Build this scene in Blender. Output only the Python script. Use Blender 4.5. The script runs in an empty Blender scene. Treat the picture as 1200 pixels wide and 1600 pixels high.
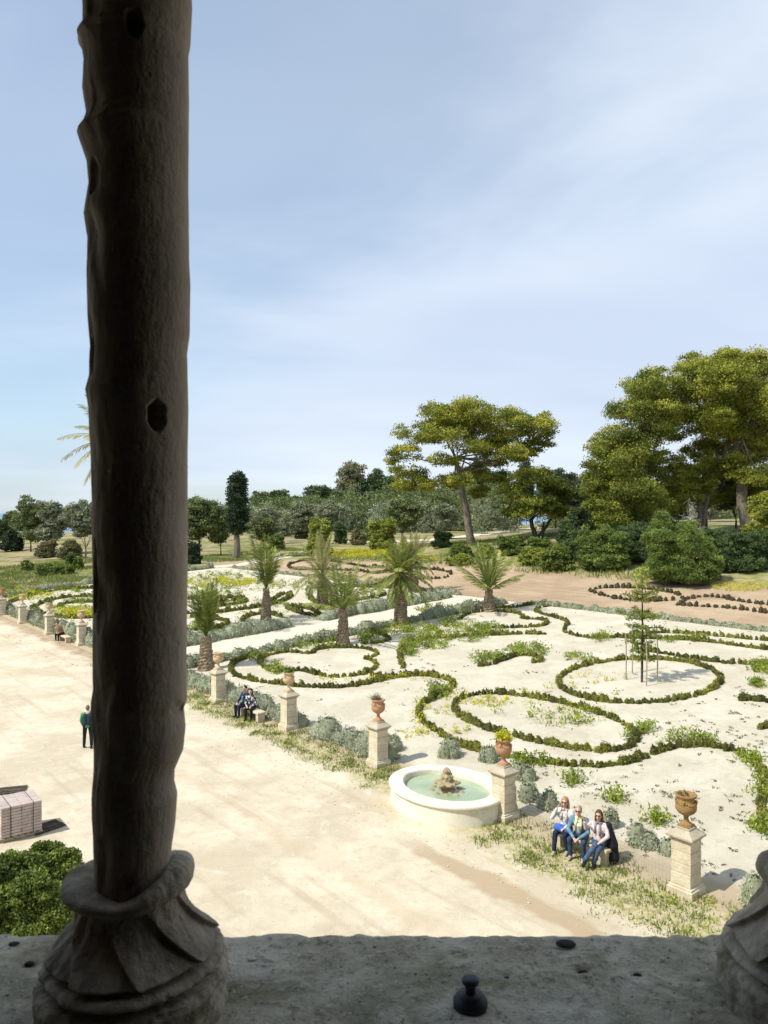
import bpy, bmesh, math, random
import numpy as np
from mathutils import Vector, Matrix, noise as mn2
R = math.radians
rng = np.random.default_rng(7)
random.seed(7)
S = bpy.context.scene
COL = S.collection

# ------------------------------------------------------------------ camera / light
H = 9.3          # eye height above the courtyard
HOR = 797.0      # horizon row of the 1600 px picture
FPX = 1200.0
cam = bpy.data.cameras.new('camera')
cam.sensor_fit = 'VERTICAL'; cam.sensor_height = 36; cam.sensor_width = 27
cam.lens = 27.0
cam.shift_y = -3.0/1600
cam.clip_start = 0.05; cam.clip_end = 6000
cam.dof.use_dof = True; cam.dof.focus_distance = 45; cam.dof.aperture_fstop = 13
co = bpy.data.objects.new('camera', cam); COL.objects.link(co)
co.location = (0, 0, H); co.rotation_euler = (R(90), 0, 0)
S.camera = co
S.view_settings.view_transform = 'Standard'; S.view_settings.look = 'None'
S.view_settings.gamma = 1; S.view_settings.exposure = 0.25
try: S.view_settings.use_curve_mapping = False
except Exception: pass

SUN_EL = 52.0
sx, sy = -0.90, -0.43
sn = math.hypot(sx, sy); sx /= sn; sy /= sn
ce, se = math.cos(R(SUN_EL)), math.sin(R(SUN_EL))
sun = bpy.data.lights.new('sun', 'SUN'); sun.energy = 4.4; sun.angle = R(0.6); sun.color = (1, 0.945, 0.84)
so = bpy.data.objects.new('sun', sun); COL.objects.link(so)
so.rotation_euler = Vector((sx*ce, sy*ce, se)).to_track_quat('Z', 'Y').to_euler()

W = bpy.data.worlds.new('World'); S.world = W; W.use_nodes = True
nt = W.node_tree; nt.nodes.clear()
def N(t, **kw):
    n = nt.nodes.new(t)
    for k, v in kw.items(): setattr(n, k, v)
    return n
L = lambda a, b: nt.links.new(a, b)
wo = N('ShaderNodeOutputWorld'); bg = N('ShaderNodeBackground'); bg.inputs[1].default_value = 0.108
sky = N('ShaderNodeTexSky', sky_type='NISHITA', sun_disc=False)
sky.sun_elevation = R(SUN_EL); sky.sun_rotation = math.atan2(sx, sy)
sky.altitude = 20; sky.air_density = 1.0; sky.dust_density = 1.0; sky.ozone_density = 1.6
tc = N('ShaderNodeTexCoord'); sep = N('ShaderNodeSeparateXYZ'); L(tc.outputs['Generated'], sep.inputs[0])
zz = N('ShaderNodeMath', operation='ADD'); L(sep.outputs[2], zz.inputs[0]); zz.inputs[1].default_value = 0.28
zc = N('ShaderNodeMath', operation='MAXIMUM'); L(zz.outputs[0], zc.inputs[0]); zc.inputs[1].default_value = 0.06
dx = N('ShaderNodeMath', operation='DIVIDE'); L(sep.outputs[0], dx.inputs[0]); L(zc.outputs[0], dx.inputs[1])
dy = N('ShaderNodeMath', operation='DIVIDE'); L(sep.outputs[1], dy.inputs[0]); L(zc.outputs[0], dy.inputs[1])
cb = N('ShaderNodeCombineXYZ'); L(dx.outputs[0], cb.inputs[0]); L(dy.outputs[0], cb.inputs[1])
mp = N('ShaderNodeMapping'); L(cb.outputs[0], mp.inputs[0])
mp.inputs['Rotation'].default_value = (0, 0, R(-24)); mp.inputs['Scale'].default_value = (0.6, 1.15, 1); mp.inputs['Location'].default_value = (3.75, 1.2, 0)
n1 = N('ShaderNodeTexNoise'); L(mp.outputs[0], n1.inputs[0]); n1.inputs['Scale'].default_value = 0.95; n1.inputs['Detail'].default_value = 6; n1.inputs['Roughness'].default_value = 0.5; n1.inputs['Distortion'].default_value = 0.5
# the veil is thinner overhead and to the left, thicker to the right
ma = N('ShaderNodeMath', operation='MULTIPLY_ADD'); L(sep.outputs[0], ma.inputs[0]); ma.inputs[1].default_value = 0.36; L(n1.outputs[0], ma.inputs[2])
mb_ = N('ShaderNodeMath', operation='MULTIPLY_ADD'); L(sep.outputs[2], mb_.inputs[0]); mb_.inputs[1].default_value = -0.36; L(ma.outputs[0], mb_.inputs[2])
cr = N('ShaderNodeMapRange', interpolation_type='SMOOTHSTEP'); L(mb_.outputs[0], cr.inputs[0])
cr.inputs[1].default_value = 0.16; cr.inputs[2].default_value = 0.48; cr.inputs[3].default_value = 0.42; cr.inputs[4].default_value = 0.95
n2 = N('ShaderNodeTexNoise'); L(mp.outputs[0], n2.inputs[0]); n2.inputs['Scale'].default_value = 1.1; n2.inputs['Detail'].default_value = 8; n2.inputs['Roughness'].default_value = 0.45
cc = N('ShaderNodeValToRGB'); L(n2.outputs[0], cc.inputs[0])
cc.color_ramp.elements[0].position = 0.34; cc.color_ramp.elements[0].color = (5.2, 6.0, 7.35, 1)
cc.color_ramp.elements[1].position = 0.66; cc.color_ramp.elements[1].color = (6.8, 7.5, 8.4, 1)
skm = N('ShaderNodeMixRGB', blend_type='MULTIPLY'); skm.inputs[0].default_value = 1; L(sky.outputs[0], skm.inputs[1]); skm.inputs[2].default_value = (1.0, 1.2, 1.25, 1)
mx = N('ShaderNodeMixRGB'); L(cr.outputs[0], mx.inputs[0]); L(skm.outputs[0], mx.inputs[1]); L(cc.outputs[0], mx.inputs[2])
L(mx.outputs[0], bg.inputs[0]); L(bg.outputs[0], wo.inputs[0])

# ------------------------------------------------------------------ terrain function
NX, NY = 0.768, 0.640      # across the garden (away from the courtyard)
TX, TY = -0.640, 0.768     # along the row of pedestals
S0 = 17.4
def sstep(a, b, x):
    t = np.clip((x-a)/(b-a), 0, 1); return t*t*(3-2*t)
def th(x, y):
    x = np.asarray(x, float); y = np.asarray(y, float)
    s = NX*x+NY*y-S0; u = TX*x+TY*y
    z = 1.8*np.clip(s/31, 0, 1)
    k = 0.125*(1-sstep(62, 108, u))
    b = np.clip(s-31, 0, 44)
    z = z + k*b*sstep(0, 8, b) + 0.012*np.clip(s-75, 0, 60)*(1-sstep(90, 160, u))
    d = np.hypot(x, y)
    z = z - 22*sstep(255, 520, u)*sstep(140, 400, d)
    z = z + 0.10*np.sin(x*0.21+1)*np.cos(y*0.17)*sstep(34, 50, s)
    return z
def xy(s, u):
    return NX*(s+S0)+TX*u, NY*(s+S0)+TY*u
def P(px, py, lift=0.0):
    """point where the line of sight through a picture position meets the terrain"""
    a = (px-600)/FPX; c = (py-HOR)/FPX
    D = 10.0; prev = None
    while D < 900:
        g = float(th(a*D, D))+lift; z = H-c*D
        if z <= g: break
        prev = D; D *= 1.01
    lo, hi = D/1.01, D
    for _ in range(18):
        m = (lo+hi)/2
        if H-c*m <= float(th(a*m, m))+lift: hi = m
        else: lo = m
    return Vector((a*hi, hi, float(th(a*hi, hi))))
def SU(p): return NX*p.x+NY*p.y-S0, TX*p.x+TY*p.y

# ------------------------------------------------------------------ object helpers
def tag(o, label=None, cat=None, group=None, kind=None):
    if label: o['label'] = label
    if cat: o['category'] = cat
    if group: o['group'] = group
    if kind: o['kind'] = kind
    return o
def mesh_obj(name, me, mat=None, parent=None, smooth=False):
    o = bpy.data.objects.new(name, me); COL.objects.link(o)
    if mat is not None and not me.materials:
        for m in (mat if isinstance(mat, (list, tuple)) else [mat]): me.materials.append(m)
    if smooth: me.shade_smooth()
    if parent: o.parent = parent
    return o
def empty(name, loc, rz=0, label=None, cat=None, group=None):
    o = bpy.data.objects.new(name, None); COL.objects.link(o)
    o.location = loc; o.rotation_euler = (0, 0, rz); o.empty_display_size = 0.2
    return tag(o, label, cat, group)
def copy_tree(o, parent=None):
    c = o.copy(); COL.objects.link(c); c.parent = parent
    for ch in list(o.children): copy_tree(ch, c)
    return c
def np_mesh(name, V, F, smooth=False):
    """V (n,3), F (m,k) all faces with k corners"""
    me = bpy.data.meshes.new(name)
    V = np.asarray(V, np.float32); F = np.asarray(F, np.int32)
    me.vertices.add(len(V)); me.vertices.foreach_set('co', V.ravel())
    m, k = F.shape
    me.loops.add(m*k); me.loops.foreach_set('vertex_index', F.ravel())
    me.polygons.add(m); me.polygons.foreach_set('loop_start', np.arange(0, m*k, k, dtype=np.int32))
    try: me.polygons.foreach_set('loop_total', np.full(m, k, np.int32))
    except Exception: pass
    me.update(calc_edges=True)
    if smooth: me.shade_smooth()
    return me
class MB:
    """collects simple shaped pieces into one mesh"""
    def __init__(s): s.V = []; s.F = []; s.n = 0
    def add(s, V, F):
        s.V += [tuple(v) for v in V]; s.F += [tuple(i+s.n for i in f) for f in F]; s.n += len(V)
    def box(s, c, d, rz=0, taper=1.0, bev=0.0):
        cx, cy, cz = c; x, y, z = d[0]/2, d[1]/2, d[2]/2
        cs, sn_ = math.cos(rz), math.sin(rz)
        V = []
        if bev <= 0: lv = [(-z, 1.0, 0), (z, taper, 0)]
        else: lv = [(-z, 1, bev), (-z+bev, 1, 0), (z-bev, taper, 0), (z, taper, bev)]
        for (h, t, b) in lv:
            for (a, e) in ((-1, -1), (1, -1), (1, 1), (-1, 1)):
                X = a*(x*t-b); Y = e*(y*t-b)
                V.append((cx+X*cs-Y*sn_, cy+X*sn_+Y*cs, cz+h))
        F = [(3, 2, 1, 0)]
        for k in range(len(lv)-1):
            for i in range(4):
                j = (i+1) % 4; F.append((k*4+i, k*4+j, k*4+4+j, k*4+4+i))
        t0 = (len(lv)-1)*4; F.append((t0, t0+1, t0+2, t0+3))
        s.add(V, F); return s
    def tube(s, pts, rad, n=8, cap=True):
        pts = [Vector(p) for p in pts]
        if not isinstance(rad, (list, tuple)): rad = [rad]*len(pts)
        V = []; F = []
        prevx = None
        for i, p in enumerate(pts):
            d = (pts[min(i+1, len(pts)-1)]-pts[max(i-1, 0)])
            d = d.normalized() if d.length > 1e-9 else Vector((0, 0, 1))
            ref = prevx if prevx is not None else (Vector((1, 0, 0)) if abs(d.x) < 0.9 else Vector((0, 1, 0)))
            x = (ref-d*ref.dot(d)).normalized(); y = d.cross(x); prevx = x
            for k in range(n):
                a = 2*math.pi*k/n; V.append(p+(x*math.cos(a)+y*math.sin(a))*rad[i])
        for i in range(len(pts)-1):
            for k in range(n):
                j = (k+1) % n; F.append((i*n+k, i*n+j, (i+1)*n+j, (i+1)*n+k))
        if cap:
            F.append(tuple(range(n-1, -1, -1))); F.append(tuple(range((len(pts)-1)*n, len(pts)*n)))
        s.add(V, F); return s
    def lathe(s, prof, n=24, c=(0, 0, 0), fn=None, sx=1, sy=1):
        V = []; F = []
        for (r, z) in prof:
            for k in range(n):
                a = 2*math.pi*k/n
                rr = r*(fn(a, z) if fn else 1)
                V.append((c[0]+rr*math.cos(a)*sx, c[1]+rr*math.sin(a)*sy, c[2]+z))
        for i in range(len(prof)-1):
            for k in range(n):
                j = (k+1) % n; F.append((i*n+k, i*n+j, (i+1)*n+j, (i+1)*n+k))
        F.append(tuple(range(n-1, -1, -1))); F.append(tuple(range((len(prof)-1)*n, len(prof)*n)))
        s.add(V, F); return s
    def ball(s, c, r, n=10, m=7, rot=None):
        r = (r, r, r) if not isinstance(r, (tuple, list)) else r
        V = []; F = []
        for i in range(m+1):
            t = math.pi*i/m
            for k in range(n):
                a = 2*math.pi*k/n
                v = Vector((r[0]*math.sin(t)*math.cos(a), r[1]*math.sin(t)*math.sin(a), -r[2]*math.cos(t)))
                if rot is not None: v = rot @ v
                V.append((c[0]+v.x, c[1]+v.y, c[2]+v.z))
        for i in range(m):
            for k in range(n):
                j = (k+1) % n; F.append((i*n+k, i*n+j, (i+1)*n+j, (i+1)*n+k))
        s.add(V, F); return s
    def cap(s, a, b, ra, rb=None, n=10):
        """tapered limb with round ends"""
        rb = ra if rb is None else rb
        a = Vector(a); b = Vector(b); d = (b-a).normalized()
        pts = []; rr = []
        for t in (-0.98, -0.8, -0.45, 0): pts.append(a+d*ra*t); rr.append(ra*math.sqrt(max(1-t*t, 0.01)))
        for t in (0, 0.45, 0.8, 0.98): pts.append(b+d*rb*t); rr.append(rb*math.sqrt(max(1-t*t, 0.01)))
        return s.tube(pts, rr, n)
    def mesh(s, name):
        me = bpy.data.meshes.new(name); me.from_pydata([tuple(v) for v in s.V], [], s.F); me.update(); return me
    def build(s, name, mat, parent=None, smooth=False, remesh=None, label=None):
        me = s.mesh(name); o = mesh_obj(name, me, mat, parent, smooth)
        if remesh:
            md = o.modifiers.new('remesh', 'REMESH'); md.mode = 'VOXEL'; md.voxel_size = remesh; md.use_smooth_shade = True
            sm = o.modifiers.new('smooth', 'SMOOTH'); sm.iterations = 3; sm.factor = 0.5
            dg = bpy.context.evaluated_depsgraph_get(); dg.update()
            me2 = bpy.data.meshes.new_from_object(o.evaluated_get(dg)); o.modifiers.clear(); o.data = me2
            me2.name = name
            if not me2.materials: me2.materials.append(mat)
            me2.shade_smooth()
        if label: o['label'] = label
        return o

# ------------------------------------------------------------------ materials
class G:
    """tiny node-graph builder"""
    def __init__(s, name, rough=0.85, spec=0.3):
        s.m = bpy.data.materials.new(name); s.m.use_nodes = True; s.t = s.m.node_tree
        s.b = s.t.nodes['Principled BSDF']; s.b.inputs['Roughness'].default_value = rough
        s.b.inputs['Specular IOR Level'].default_value = spec
        s.co = s.n('ShaderNodeTexCoord').outputs['Object']
        s.geo = s.n('ShaderNodeNewGeometry').outputs['Position']
    def n(s, t, **k):
        x = s.t.nodes.new(t)
        for a, b in k.items(): setattr(x, a, b)
        return x
    def l(s, a, b):
        if isinstance(a, (int, float)): b.default_value = a
        elif isinstance(a, (tuple, list)): b.default_value = tuple(a)+((1,) if len(a) == 3 and b.type == 'RGBA' else ())
        else: s.t.links.new(a, b)
    def noise(s, scale, detail=5, rough=0.55, co=None, dist=0):
        x = s.n('ShaderNodeTexNoise'); x.inputs['Scale'].default_value = scale; x.inputs['Detail'].default_value = detail
        x.inputs['Roughness'].default_value = rough; x.inputs['Distortion'].default_value = dist
        s.l(co or s.co, x.inputs['Vector']); return x.outputs[0]
    def voro(s, scale, co=None, feature='F1', out=0):
        x = s.n('ShaderNodeTexVoronoi', feature=feature); x.inputs['Scale'].default_value = scale; s.l(co or s.co, x.inputs['Vector']); return x.outputs[out]
    def rng(s, v, a, b, c=0.0, d=1.0, smooth=True):
        x = s.n('ShaderNodeMapRange', interpolation_type='SMOOTHSTEP' if smooth else 'LINEAR')
        s.l(v, x.inputs[0])
        for i, q in enumerate((a, b, c, d)): x.inputs[i+1].default_value = q
        return x.outputs[0]
    def math(s, op, a, b=0.0, c=None):
        x = s.n('ShaderNodeMath', operation=op); s.l(a, x.inputs[0]); s.l(b, x.inputs[1])
        if c is not None: s.l(c, x.inputs[2])
        return x.outputs[0]
    def mix(s, f, a, b, mode='MIX'):
        x = s.n('ShaderNodeMixRGB', blend_type=mode); s.l(f, x.inputs[0]); s.l(a, x.inputs[1]); s.l(b, x.inputs[2]); return x.outputs[0]
    def dot(s, v):
        x = s.n('ShaderNodeVectorMath', operation='DOT_PRODUCT'); s.l(s.geo, x.inputs[0]); x.inputs[1].default_value = v; return x.outputs['Value']
    def scl(s, v, co=None):
        x = s.n('ShaderNodeMapping'); s.l(co or s.co, x.inputs[0]); x.inputs['Scale'].default_value = v; return x.outputs[0]
    def color(s, c): s.l(c, s.b.inputs['Base Color']); return s
    def bump(s, h, strength=0.5, dist=0.02):
        x = s.n('ShaderNodeBump'); x.inputs['Strength'].default_value = strength; x.inputs['Distance'].default_value = dist
        s.l(h, x.inputs['Height']); s.l(x.outputs[0], s.b.inputs['Normal']); return s
    def attr(s, nme):
        x = s.n('ShaderNodeAttribute'); x.attribute_name = nme; return x.outputs['Fac']

def simple(name, c, rough=0.8, var=0.25, scale=8, bump=0.3, spec=0.3, bd=0.01):
    g = G(name, rough, spec)
    n = g.noise(scale, 6)
    a = tuple(x*(1-var) for x in c); b = tuple(min(x*(1+var), 1) for x in c)
    g.color(g.mix(g.rng(n, 0.3, 0.7), a, b))
    if bump: g.bump(g.noise(scale*4, 5), bump, bd)
    return g.m
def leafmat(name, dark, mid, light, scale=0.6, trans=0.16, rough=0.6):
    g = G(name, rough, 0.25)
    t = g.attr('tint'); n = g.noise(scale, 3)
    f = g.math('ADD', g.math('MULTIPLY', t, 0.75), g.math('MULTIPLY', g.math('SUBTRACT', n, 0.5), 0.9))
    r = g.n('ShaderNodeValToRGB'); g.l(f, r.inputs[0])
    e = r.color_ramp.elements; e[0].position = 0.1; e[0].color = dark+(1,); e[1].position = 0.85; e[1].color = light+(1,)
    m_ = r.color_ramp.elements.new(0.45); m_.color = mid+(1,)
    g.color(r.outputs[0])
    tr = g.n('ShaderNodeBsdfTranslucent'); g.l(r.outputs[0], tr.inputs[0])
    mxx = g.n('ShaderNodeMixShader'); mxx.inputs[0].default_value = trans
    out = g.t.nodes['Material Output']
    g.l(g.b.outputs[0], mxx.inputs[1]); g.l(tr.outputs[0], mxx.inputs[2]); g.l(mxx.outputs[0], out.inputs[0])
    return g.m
M = {}
M['pine'] = leafmat('pine_needles', (0.09, 0.115, 0.018), (0.27, 0.29, 0.036), (0.56, 0.53, 0.085), 0.35)  # wide ramp: contrast of sunlit and shaded needles is put into the colour
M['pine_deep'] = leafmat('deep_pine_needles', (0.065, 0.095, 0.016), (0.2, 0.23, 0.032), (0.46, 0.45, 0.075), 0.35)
M['dark'] = leafmat('dark_evergreen_leaves', (0.04, 0.065, 0.024), (0.085, 0.13, 0.042), (0.18, 0.235, 0.075), 0.4)
M['oak'] = leafmat('oak_leaves', (0.065, 0.09, 0.032), (0.15, 0.19, 0.065), (0.27, 0.32, 0.12), 0.5)
M['olive'] = leafmat('olive_leaves', (0.12, 0.14, 0.08), (0.23, 0.26, 0.155), (0.38, 0.41, 0.26), 0.5)
M['cypress'] = leafmat('cypress_scales', (0.018, 0.036, 0.017), (0.034, 0.06, 0.026), (0.065, 0.1, 0.038), 0.7, 0.1)
M['bush'] = leafmat('shrub_leaves', (0.06, 0.095, 0.02), (0.14, 0.195, 0.038), (0.28, 0.34, 0.07), 0.7)
M['yellowbush'] = leafmat('yellow_green_leaves', (0.14, 0.17, 0.03), (0.27, 0.31, 0.05), (0.42, 0.44, 0.09), 0.7)
M['brownbush'] = leafmat('dry_brown_leaves', (0.12, 0.11, 0.055), (0.2, 0.19, 0.09), (0.3, 0.28, 0.14), 0.7)
M['box'] = leafmat('box_leaves', (0.045, 0.047, 0.013), (0.15, 0.16, 0.027), (0.4, 0.4, 0.06), 1.2, 0.2)
M['boxdry'] = leafmat('young_box_leaves', (0.04, 0.035, 0.016), (0.075, 0.065, 0.026), (0.13, 0.12, 0.04), 1.2, 0.1)
M['lav'] = leafmat('lavender_leaves', (0.2, 0.22, 0.14), (0.32, 0.35, 0.235), (0.48, 0.5, 0.36), 1.5, 0.15, 0.8)
M['weed'] = leafmat('weed_leaves', (0.12, 0.16, 0.022), (0.25, 0.32, 0.042), (0.46, 0.5, 0.09), 1.5, 0.3)
M['flower'] = leafmat('yellow_flower_heads', (0.3, 0.33, 0.03), (0.6, 0.56, 0.03), (0.75, 0.68, 0.05), 2, 0.3)
M['grass'] = leafmat('grass_blades', (0.12, 0.15, 0.035), (0.23, 0.27, 0.07), (0.4, 0.4, 0.16), 0.5, 0.3)
M['dry'] = leafmat('dry_stalks', (0.2, 0.16, 0.09), (0.33, 0.27, 0.15), (0.45, 0.38, 0.22), 1.5, 0.2)
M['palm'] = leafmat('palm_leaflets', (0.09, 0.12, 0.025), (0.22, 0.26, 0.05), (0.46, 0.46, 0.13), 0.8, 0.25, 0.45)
M['palmpale'] = leafmat('pale_palm_leaflets', (0.2, 0.2, 0.07), (0.36, 0.34, 0.13), (0.5, 0.46, 0.2), 0.8, 0.25, 0.45)  # second leaflet colour, paler and yellower than the first
M['speck'] = leafmat('seedling_leaves', (0.05, 0.045, 0.03), (0.1, 0.1, 0.045), (0.2, 0.23, 0.06), 2, 0.1)
M['twigs'] = simple('bare_pale_twigs', (0.42, 0.39, 0.34), 0.9)
def barkm(name, c, sc=6):
    g = G(name, 0.95, 0.15); co = g.scl((1, 1, 0.25))
    n = g.noise(sc, 7, 0.7, co); g.color(g.mix(g.rng(n, 0.3, 0.7), tuple(x*0.45 for x in c), tuple(x*1.35 for x in c)))
    g.bump(n, 1.0, 0.06); return g.m
M['bark'] = barkm('grey_pine_bark', (0.2, 0.165, 0.13))
M['barkdark'] = barkm('dark_bark', (0.09, 0.075, 0.055))
g = G('palm_trunk_boots', 0.95, 0.1); n = g.noise(7, 6, 0.7); g.color(g.mix(g.rng(n, .3, .7), (0.14, 0.1, 0.065), (0.36, 0.29, 0.2))); g.bump(n, 0.9, 0.04); M['palmtrunk'] = g.m
M['stake'] = simple('weathered_stake_wood', (0.36, 0.3, 0.22), 0.9)
def stone(name, c1, c2, stain, sc=3.0, bump=0.6, bd=0.02, lichen=None):
    g = G(name, 0.93, 0.2)
    a = g.noise(sc, 8, 0.65); b = g.noise(sc*7, 6, 0.7); c = g.noise(sc*0.7, 5, 0.6, dist=1.0)
    col = g.mix(g.rng(a, 0.35, 0.65), c1, c2)
    col = g.mix(g.rng(b, 0.52, 0.72, 0, 0.65), col, stain)
    col = g.mix(g.rng(c, 0.55, 0.7, 0, 0.6), col, lichen or stain)
    g.color(col); g.bump(g.math('ADD', b, g.math('MULTIPLY', a, 0.6)), bump, bd); return g.m
M['pedestal'] = stone('weathered_limestone', (0.66, 0.6, 0.46), (0.54, 0.46, 0.32), (0.33, 0.28, 0.2), 3.0, 0.7, 0.03)
M['pedcap'] = stone('lichened_cap_stone', (0.5, 0.45, 0.35), (0.42, 0.37, 0.27), (0.2, 0.17, 0.12), 5.0, 0.7, 0.03, (0.42, 0.31, 0.13))
M['terracotta'] = stone('terracotta', (0.46, 0.25, 0.15), (0.4, 0.23, 0.13), (0.24, 0.15, 0.09), 7.0, 0.5, 0.01, (0.42, 0.31, 0.17))
M['ochre'] = stone('ochre_lichened_clay', (0.4, 0.26, 0.11), (0.32, 0.205, 0.085), (0.1, 0.075, 0.04), 11.0, 1.0, 0.03, (0.44, 0.31, 0.1))
M['cream_clay'] = stone('cream_clay', (0.6, 0.46, 0.28), (0.52, 0.38, 0.22), (0.35, 0.25, 0.15), 7.0, 0.4, 0.01)
M['basin'] = stone('cream_painted_render', (0.72, 0.69, 0.58), (0.68, 0.64, 0.52), (0.5, 0.45, 0.33), 1.6, 0.3, 0.01)
M['rock'] = stone('encrusted_fountain_rock', (0.52, 0.42, 0.26), (0.38, 0.3, 0.17), (0.16, 0.13, 0.08), 8, 1.0, 0.04)
M['bench'] = stone('bench_stone', (0.6, 0.53, 0.38), (0.5, 0.43, 0.3), (0.34, 0.29, 0.2), 5, 0.5, 0.02)
M['wire'] = simple('galvanised_wire', (0.3, 0.31, 0.3), 0.5)
g = G('column_stone', 0.95, 0.12)
co_ = g.scl((1, 1, 0.6)); a = g.noise(7, 9, 0.6, co_); b = g.noise(60, 6, 0.7); c = g.noise(3.0, 5, 0.6, g.scl((1, 1, .5)), 1.0)
col = g.mix(g.rng(a, .32, .68), (0.34, 0.285, 0.22), (0.5, 0.425, 0.34)); col = g.mix(g.rng(c, .5, .7, 0, .6), col, (0.24, 0.21, 0.18))
col = g.mix(g.rng(b, .55, .75, 0, .4), col, (0.08, 0.07, 0.06)); g.color(col)
v2 = g.voro(26, None, 'F1'); g.bump(g.math('ADD', g.math('MULTIPLY', b, 0.5), g.math('ADD', g.math('MULTIPLY', a, .7), g.math('MULTIPLY', g.rng(v2, 0, .14), .35))), 0.5, 0.008); M['column'] = g.m
g = G('column_base_stone', 0.95, 0.12)
a = g.noise(13, 9, 0.65); b = g.noise(80, 6, 0.7); c = g.noise(7.0, 5, 0.6, None, 1.0)
col = g.mix(g.rng(a, .32, .68), (0.28, 0.24, 0.18), (0.54, 0.475, 0.375)); col = g.mix(g.rng(c, .48, .66, 0, .8), col, (0.2, 0.185, 0.105))
col = g.mix(g.rng(b, .55, .75, 0, .5), col, (0.07, 0.06, 0.05)); g.color(col)
g.bump(g.math('ADD', g.math('MULTIPLY', b, 0.35), a), 0.8, 0.012); M['colbase'] = g.m
g = G('sill_stone', 0.95, 0.15)
a = g.noise(7, 9, 0.7); b = g.noise(45, 8, 0.75); c = g.noise(16, 6, 0.6, None, .6); v = g.voro(38)
col = g.mix(g.rng(a, .35, .65), (0.54, 0.49, 0.34), (0.8, 0.75, 0.6)); col = g.mix(g.rng(b, .5, .66, 0, .8), col, (0.2, 0.18, 0.12))
col = g.mix(g.rng(c, .58, .7, 0, .7), col, (0.8, 0.77, 0.66)); col = g.mix(g.rng(v, 0.02, 0.14, .8, 0), col, (0.13, 0.13, 0.09))
col = g.mix(g.rng(g.noise(3.2, 6, .65, None, 1.5), .5, .64, 0, .6), col, (0.27, 0.27, 0.15)); col = g.mix(g.rng(g.noise(130, 3, .6), .62, .7, 0, .8), col, (0.85, 0.82, 0.7)); col = g.mix(g.rng(g.noise(95, 3, .6), .63, .7, 0, .85), col, (0.06, 0.055, 0.04))
g.color(col); g.bump(g.math('ADD', b, g.math('MULTIPLY', a, .8)), 1.0, 0.014); M['sill'] = g.m
M['wallin'] = simple('old_plaster', (0.2, 0.18, 0.155), 0.95, 0.2, 1.5)
M['wallout'] = stone('facade_limestone', (0.6, 0.53, 0.4), (0.52, 0.45, 0.33), (0.4, 0.34, 0.25), 1.0)
g = G('black_iron', 0.55, 0.4); n = g.noise(60, 5); g.color(g.mix(n, (0.012, 0.016, 0.02), (0.04, 0.048, 0.055))); g.bump(n, .4, .002); M['iron'] = g.m
M['pebble'] = simple('dark_pebble', (0.035, 0.032, 0.03), 0.9, .3, 60)
M['hole'] = simple('near_black_pit', (0.02, 0.018, 0.014), 1.0, .3, 60)  # near-black colour for small holes

# water
g = G('pool_water', 0.06, 0.5)
n = g.noise(0.9, 4, 0.5); g.color(g.mix(g.rng(n, .3, .7), (0.27, 0.35, 0.225), (0.36, 0.43, 0.28))); g.bump(g.noise(6, 3), 0.25, 0.01); M['water'] = g.m
g = G('sea_water', 0.35, 0.4); g.color((0.16, 0.25, 0.38)); g.bump(g.noise(0.05, 3), 0.2, 1); M['sea'] = g.m

# ---- grounds
def ground_base(name):
    g = G(name, 0.96, 0.1); g.s = g.math('SUBTRACT', g.dot((NX, NY, 0)), S0); g.u = g.dot((TX, TY, 0)); return g
g = ground_base('courtyard_sand')
a = g.noise(0.35, 6, 0.6, g.geo); b = g.noise(2.2, 8, 0.7, g.geo); c = g.noise(28, 6, 0.75, g.geo)
tr = g.n('ShaderNodeCombineXYZ'); g.l(g.math('MULTIPLY', g.s, 1.3), tr.inputs[0]); g.l(g.math('MULTIPLY', g.u, 0.11), tr.inputs[1])
stk = g.noise(1.5, 5, 0.55, tr.outputs[0])
fine = g.noise(70, 4, .7, g.geo)
col = g.mix(g.rng(a, .38, .62), (0.51, 0.44, 0.32), (0.63, 0.56, 0.43))
col = g.mix(g.rng(b, .45, .7, 0, .6), col, (0.44, 0.37, 0.265)); col = g.mix(g.rng(g.noise(.9, 7, .7, g.geo, 1.2), .55, .68, 0, .6), col, (0.66, 0.61, 0.5))
col = g.mix(g.rng(stk, .53, .68, 0, .45), col, (0.42, 0.335, 0.225))
# damp wheel track parallel to the pedestals
tn = g.math('MULTIPLY_ADD', g.math('SUBTRACT', g.noise(0.55, 4, .5, g.geo), 0.5), 1.3, g.s)
trk = g.math('MULTIPLY', g.rng(g.math('ABSOLUTE', g.math('ADD', tn, 3.15)), .24, .5, 1, 0), g.rng(g.u, 14.8, 17.2, 1, 0))
col = g.mix(g.math('MULTIPLY', trk, .85), col, (0.4, 0.305, 0.195))
trk2 = g.math('MULTIPLY', g.rng(g.math('ABSOLUTE', g.math('ADD', tn, 5.6)), .1, .45, 1, 0), g.rng(g.u, 11, 34, .4, .15))
col = g.mix(trk2, col, (0.5, 0.39, 0.26))
col = g.mix(g.rng(c, .54, .7, 0, .5), col, (0.3, 0.25, 0.18))
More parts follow.
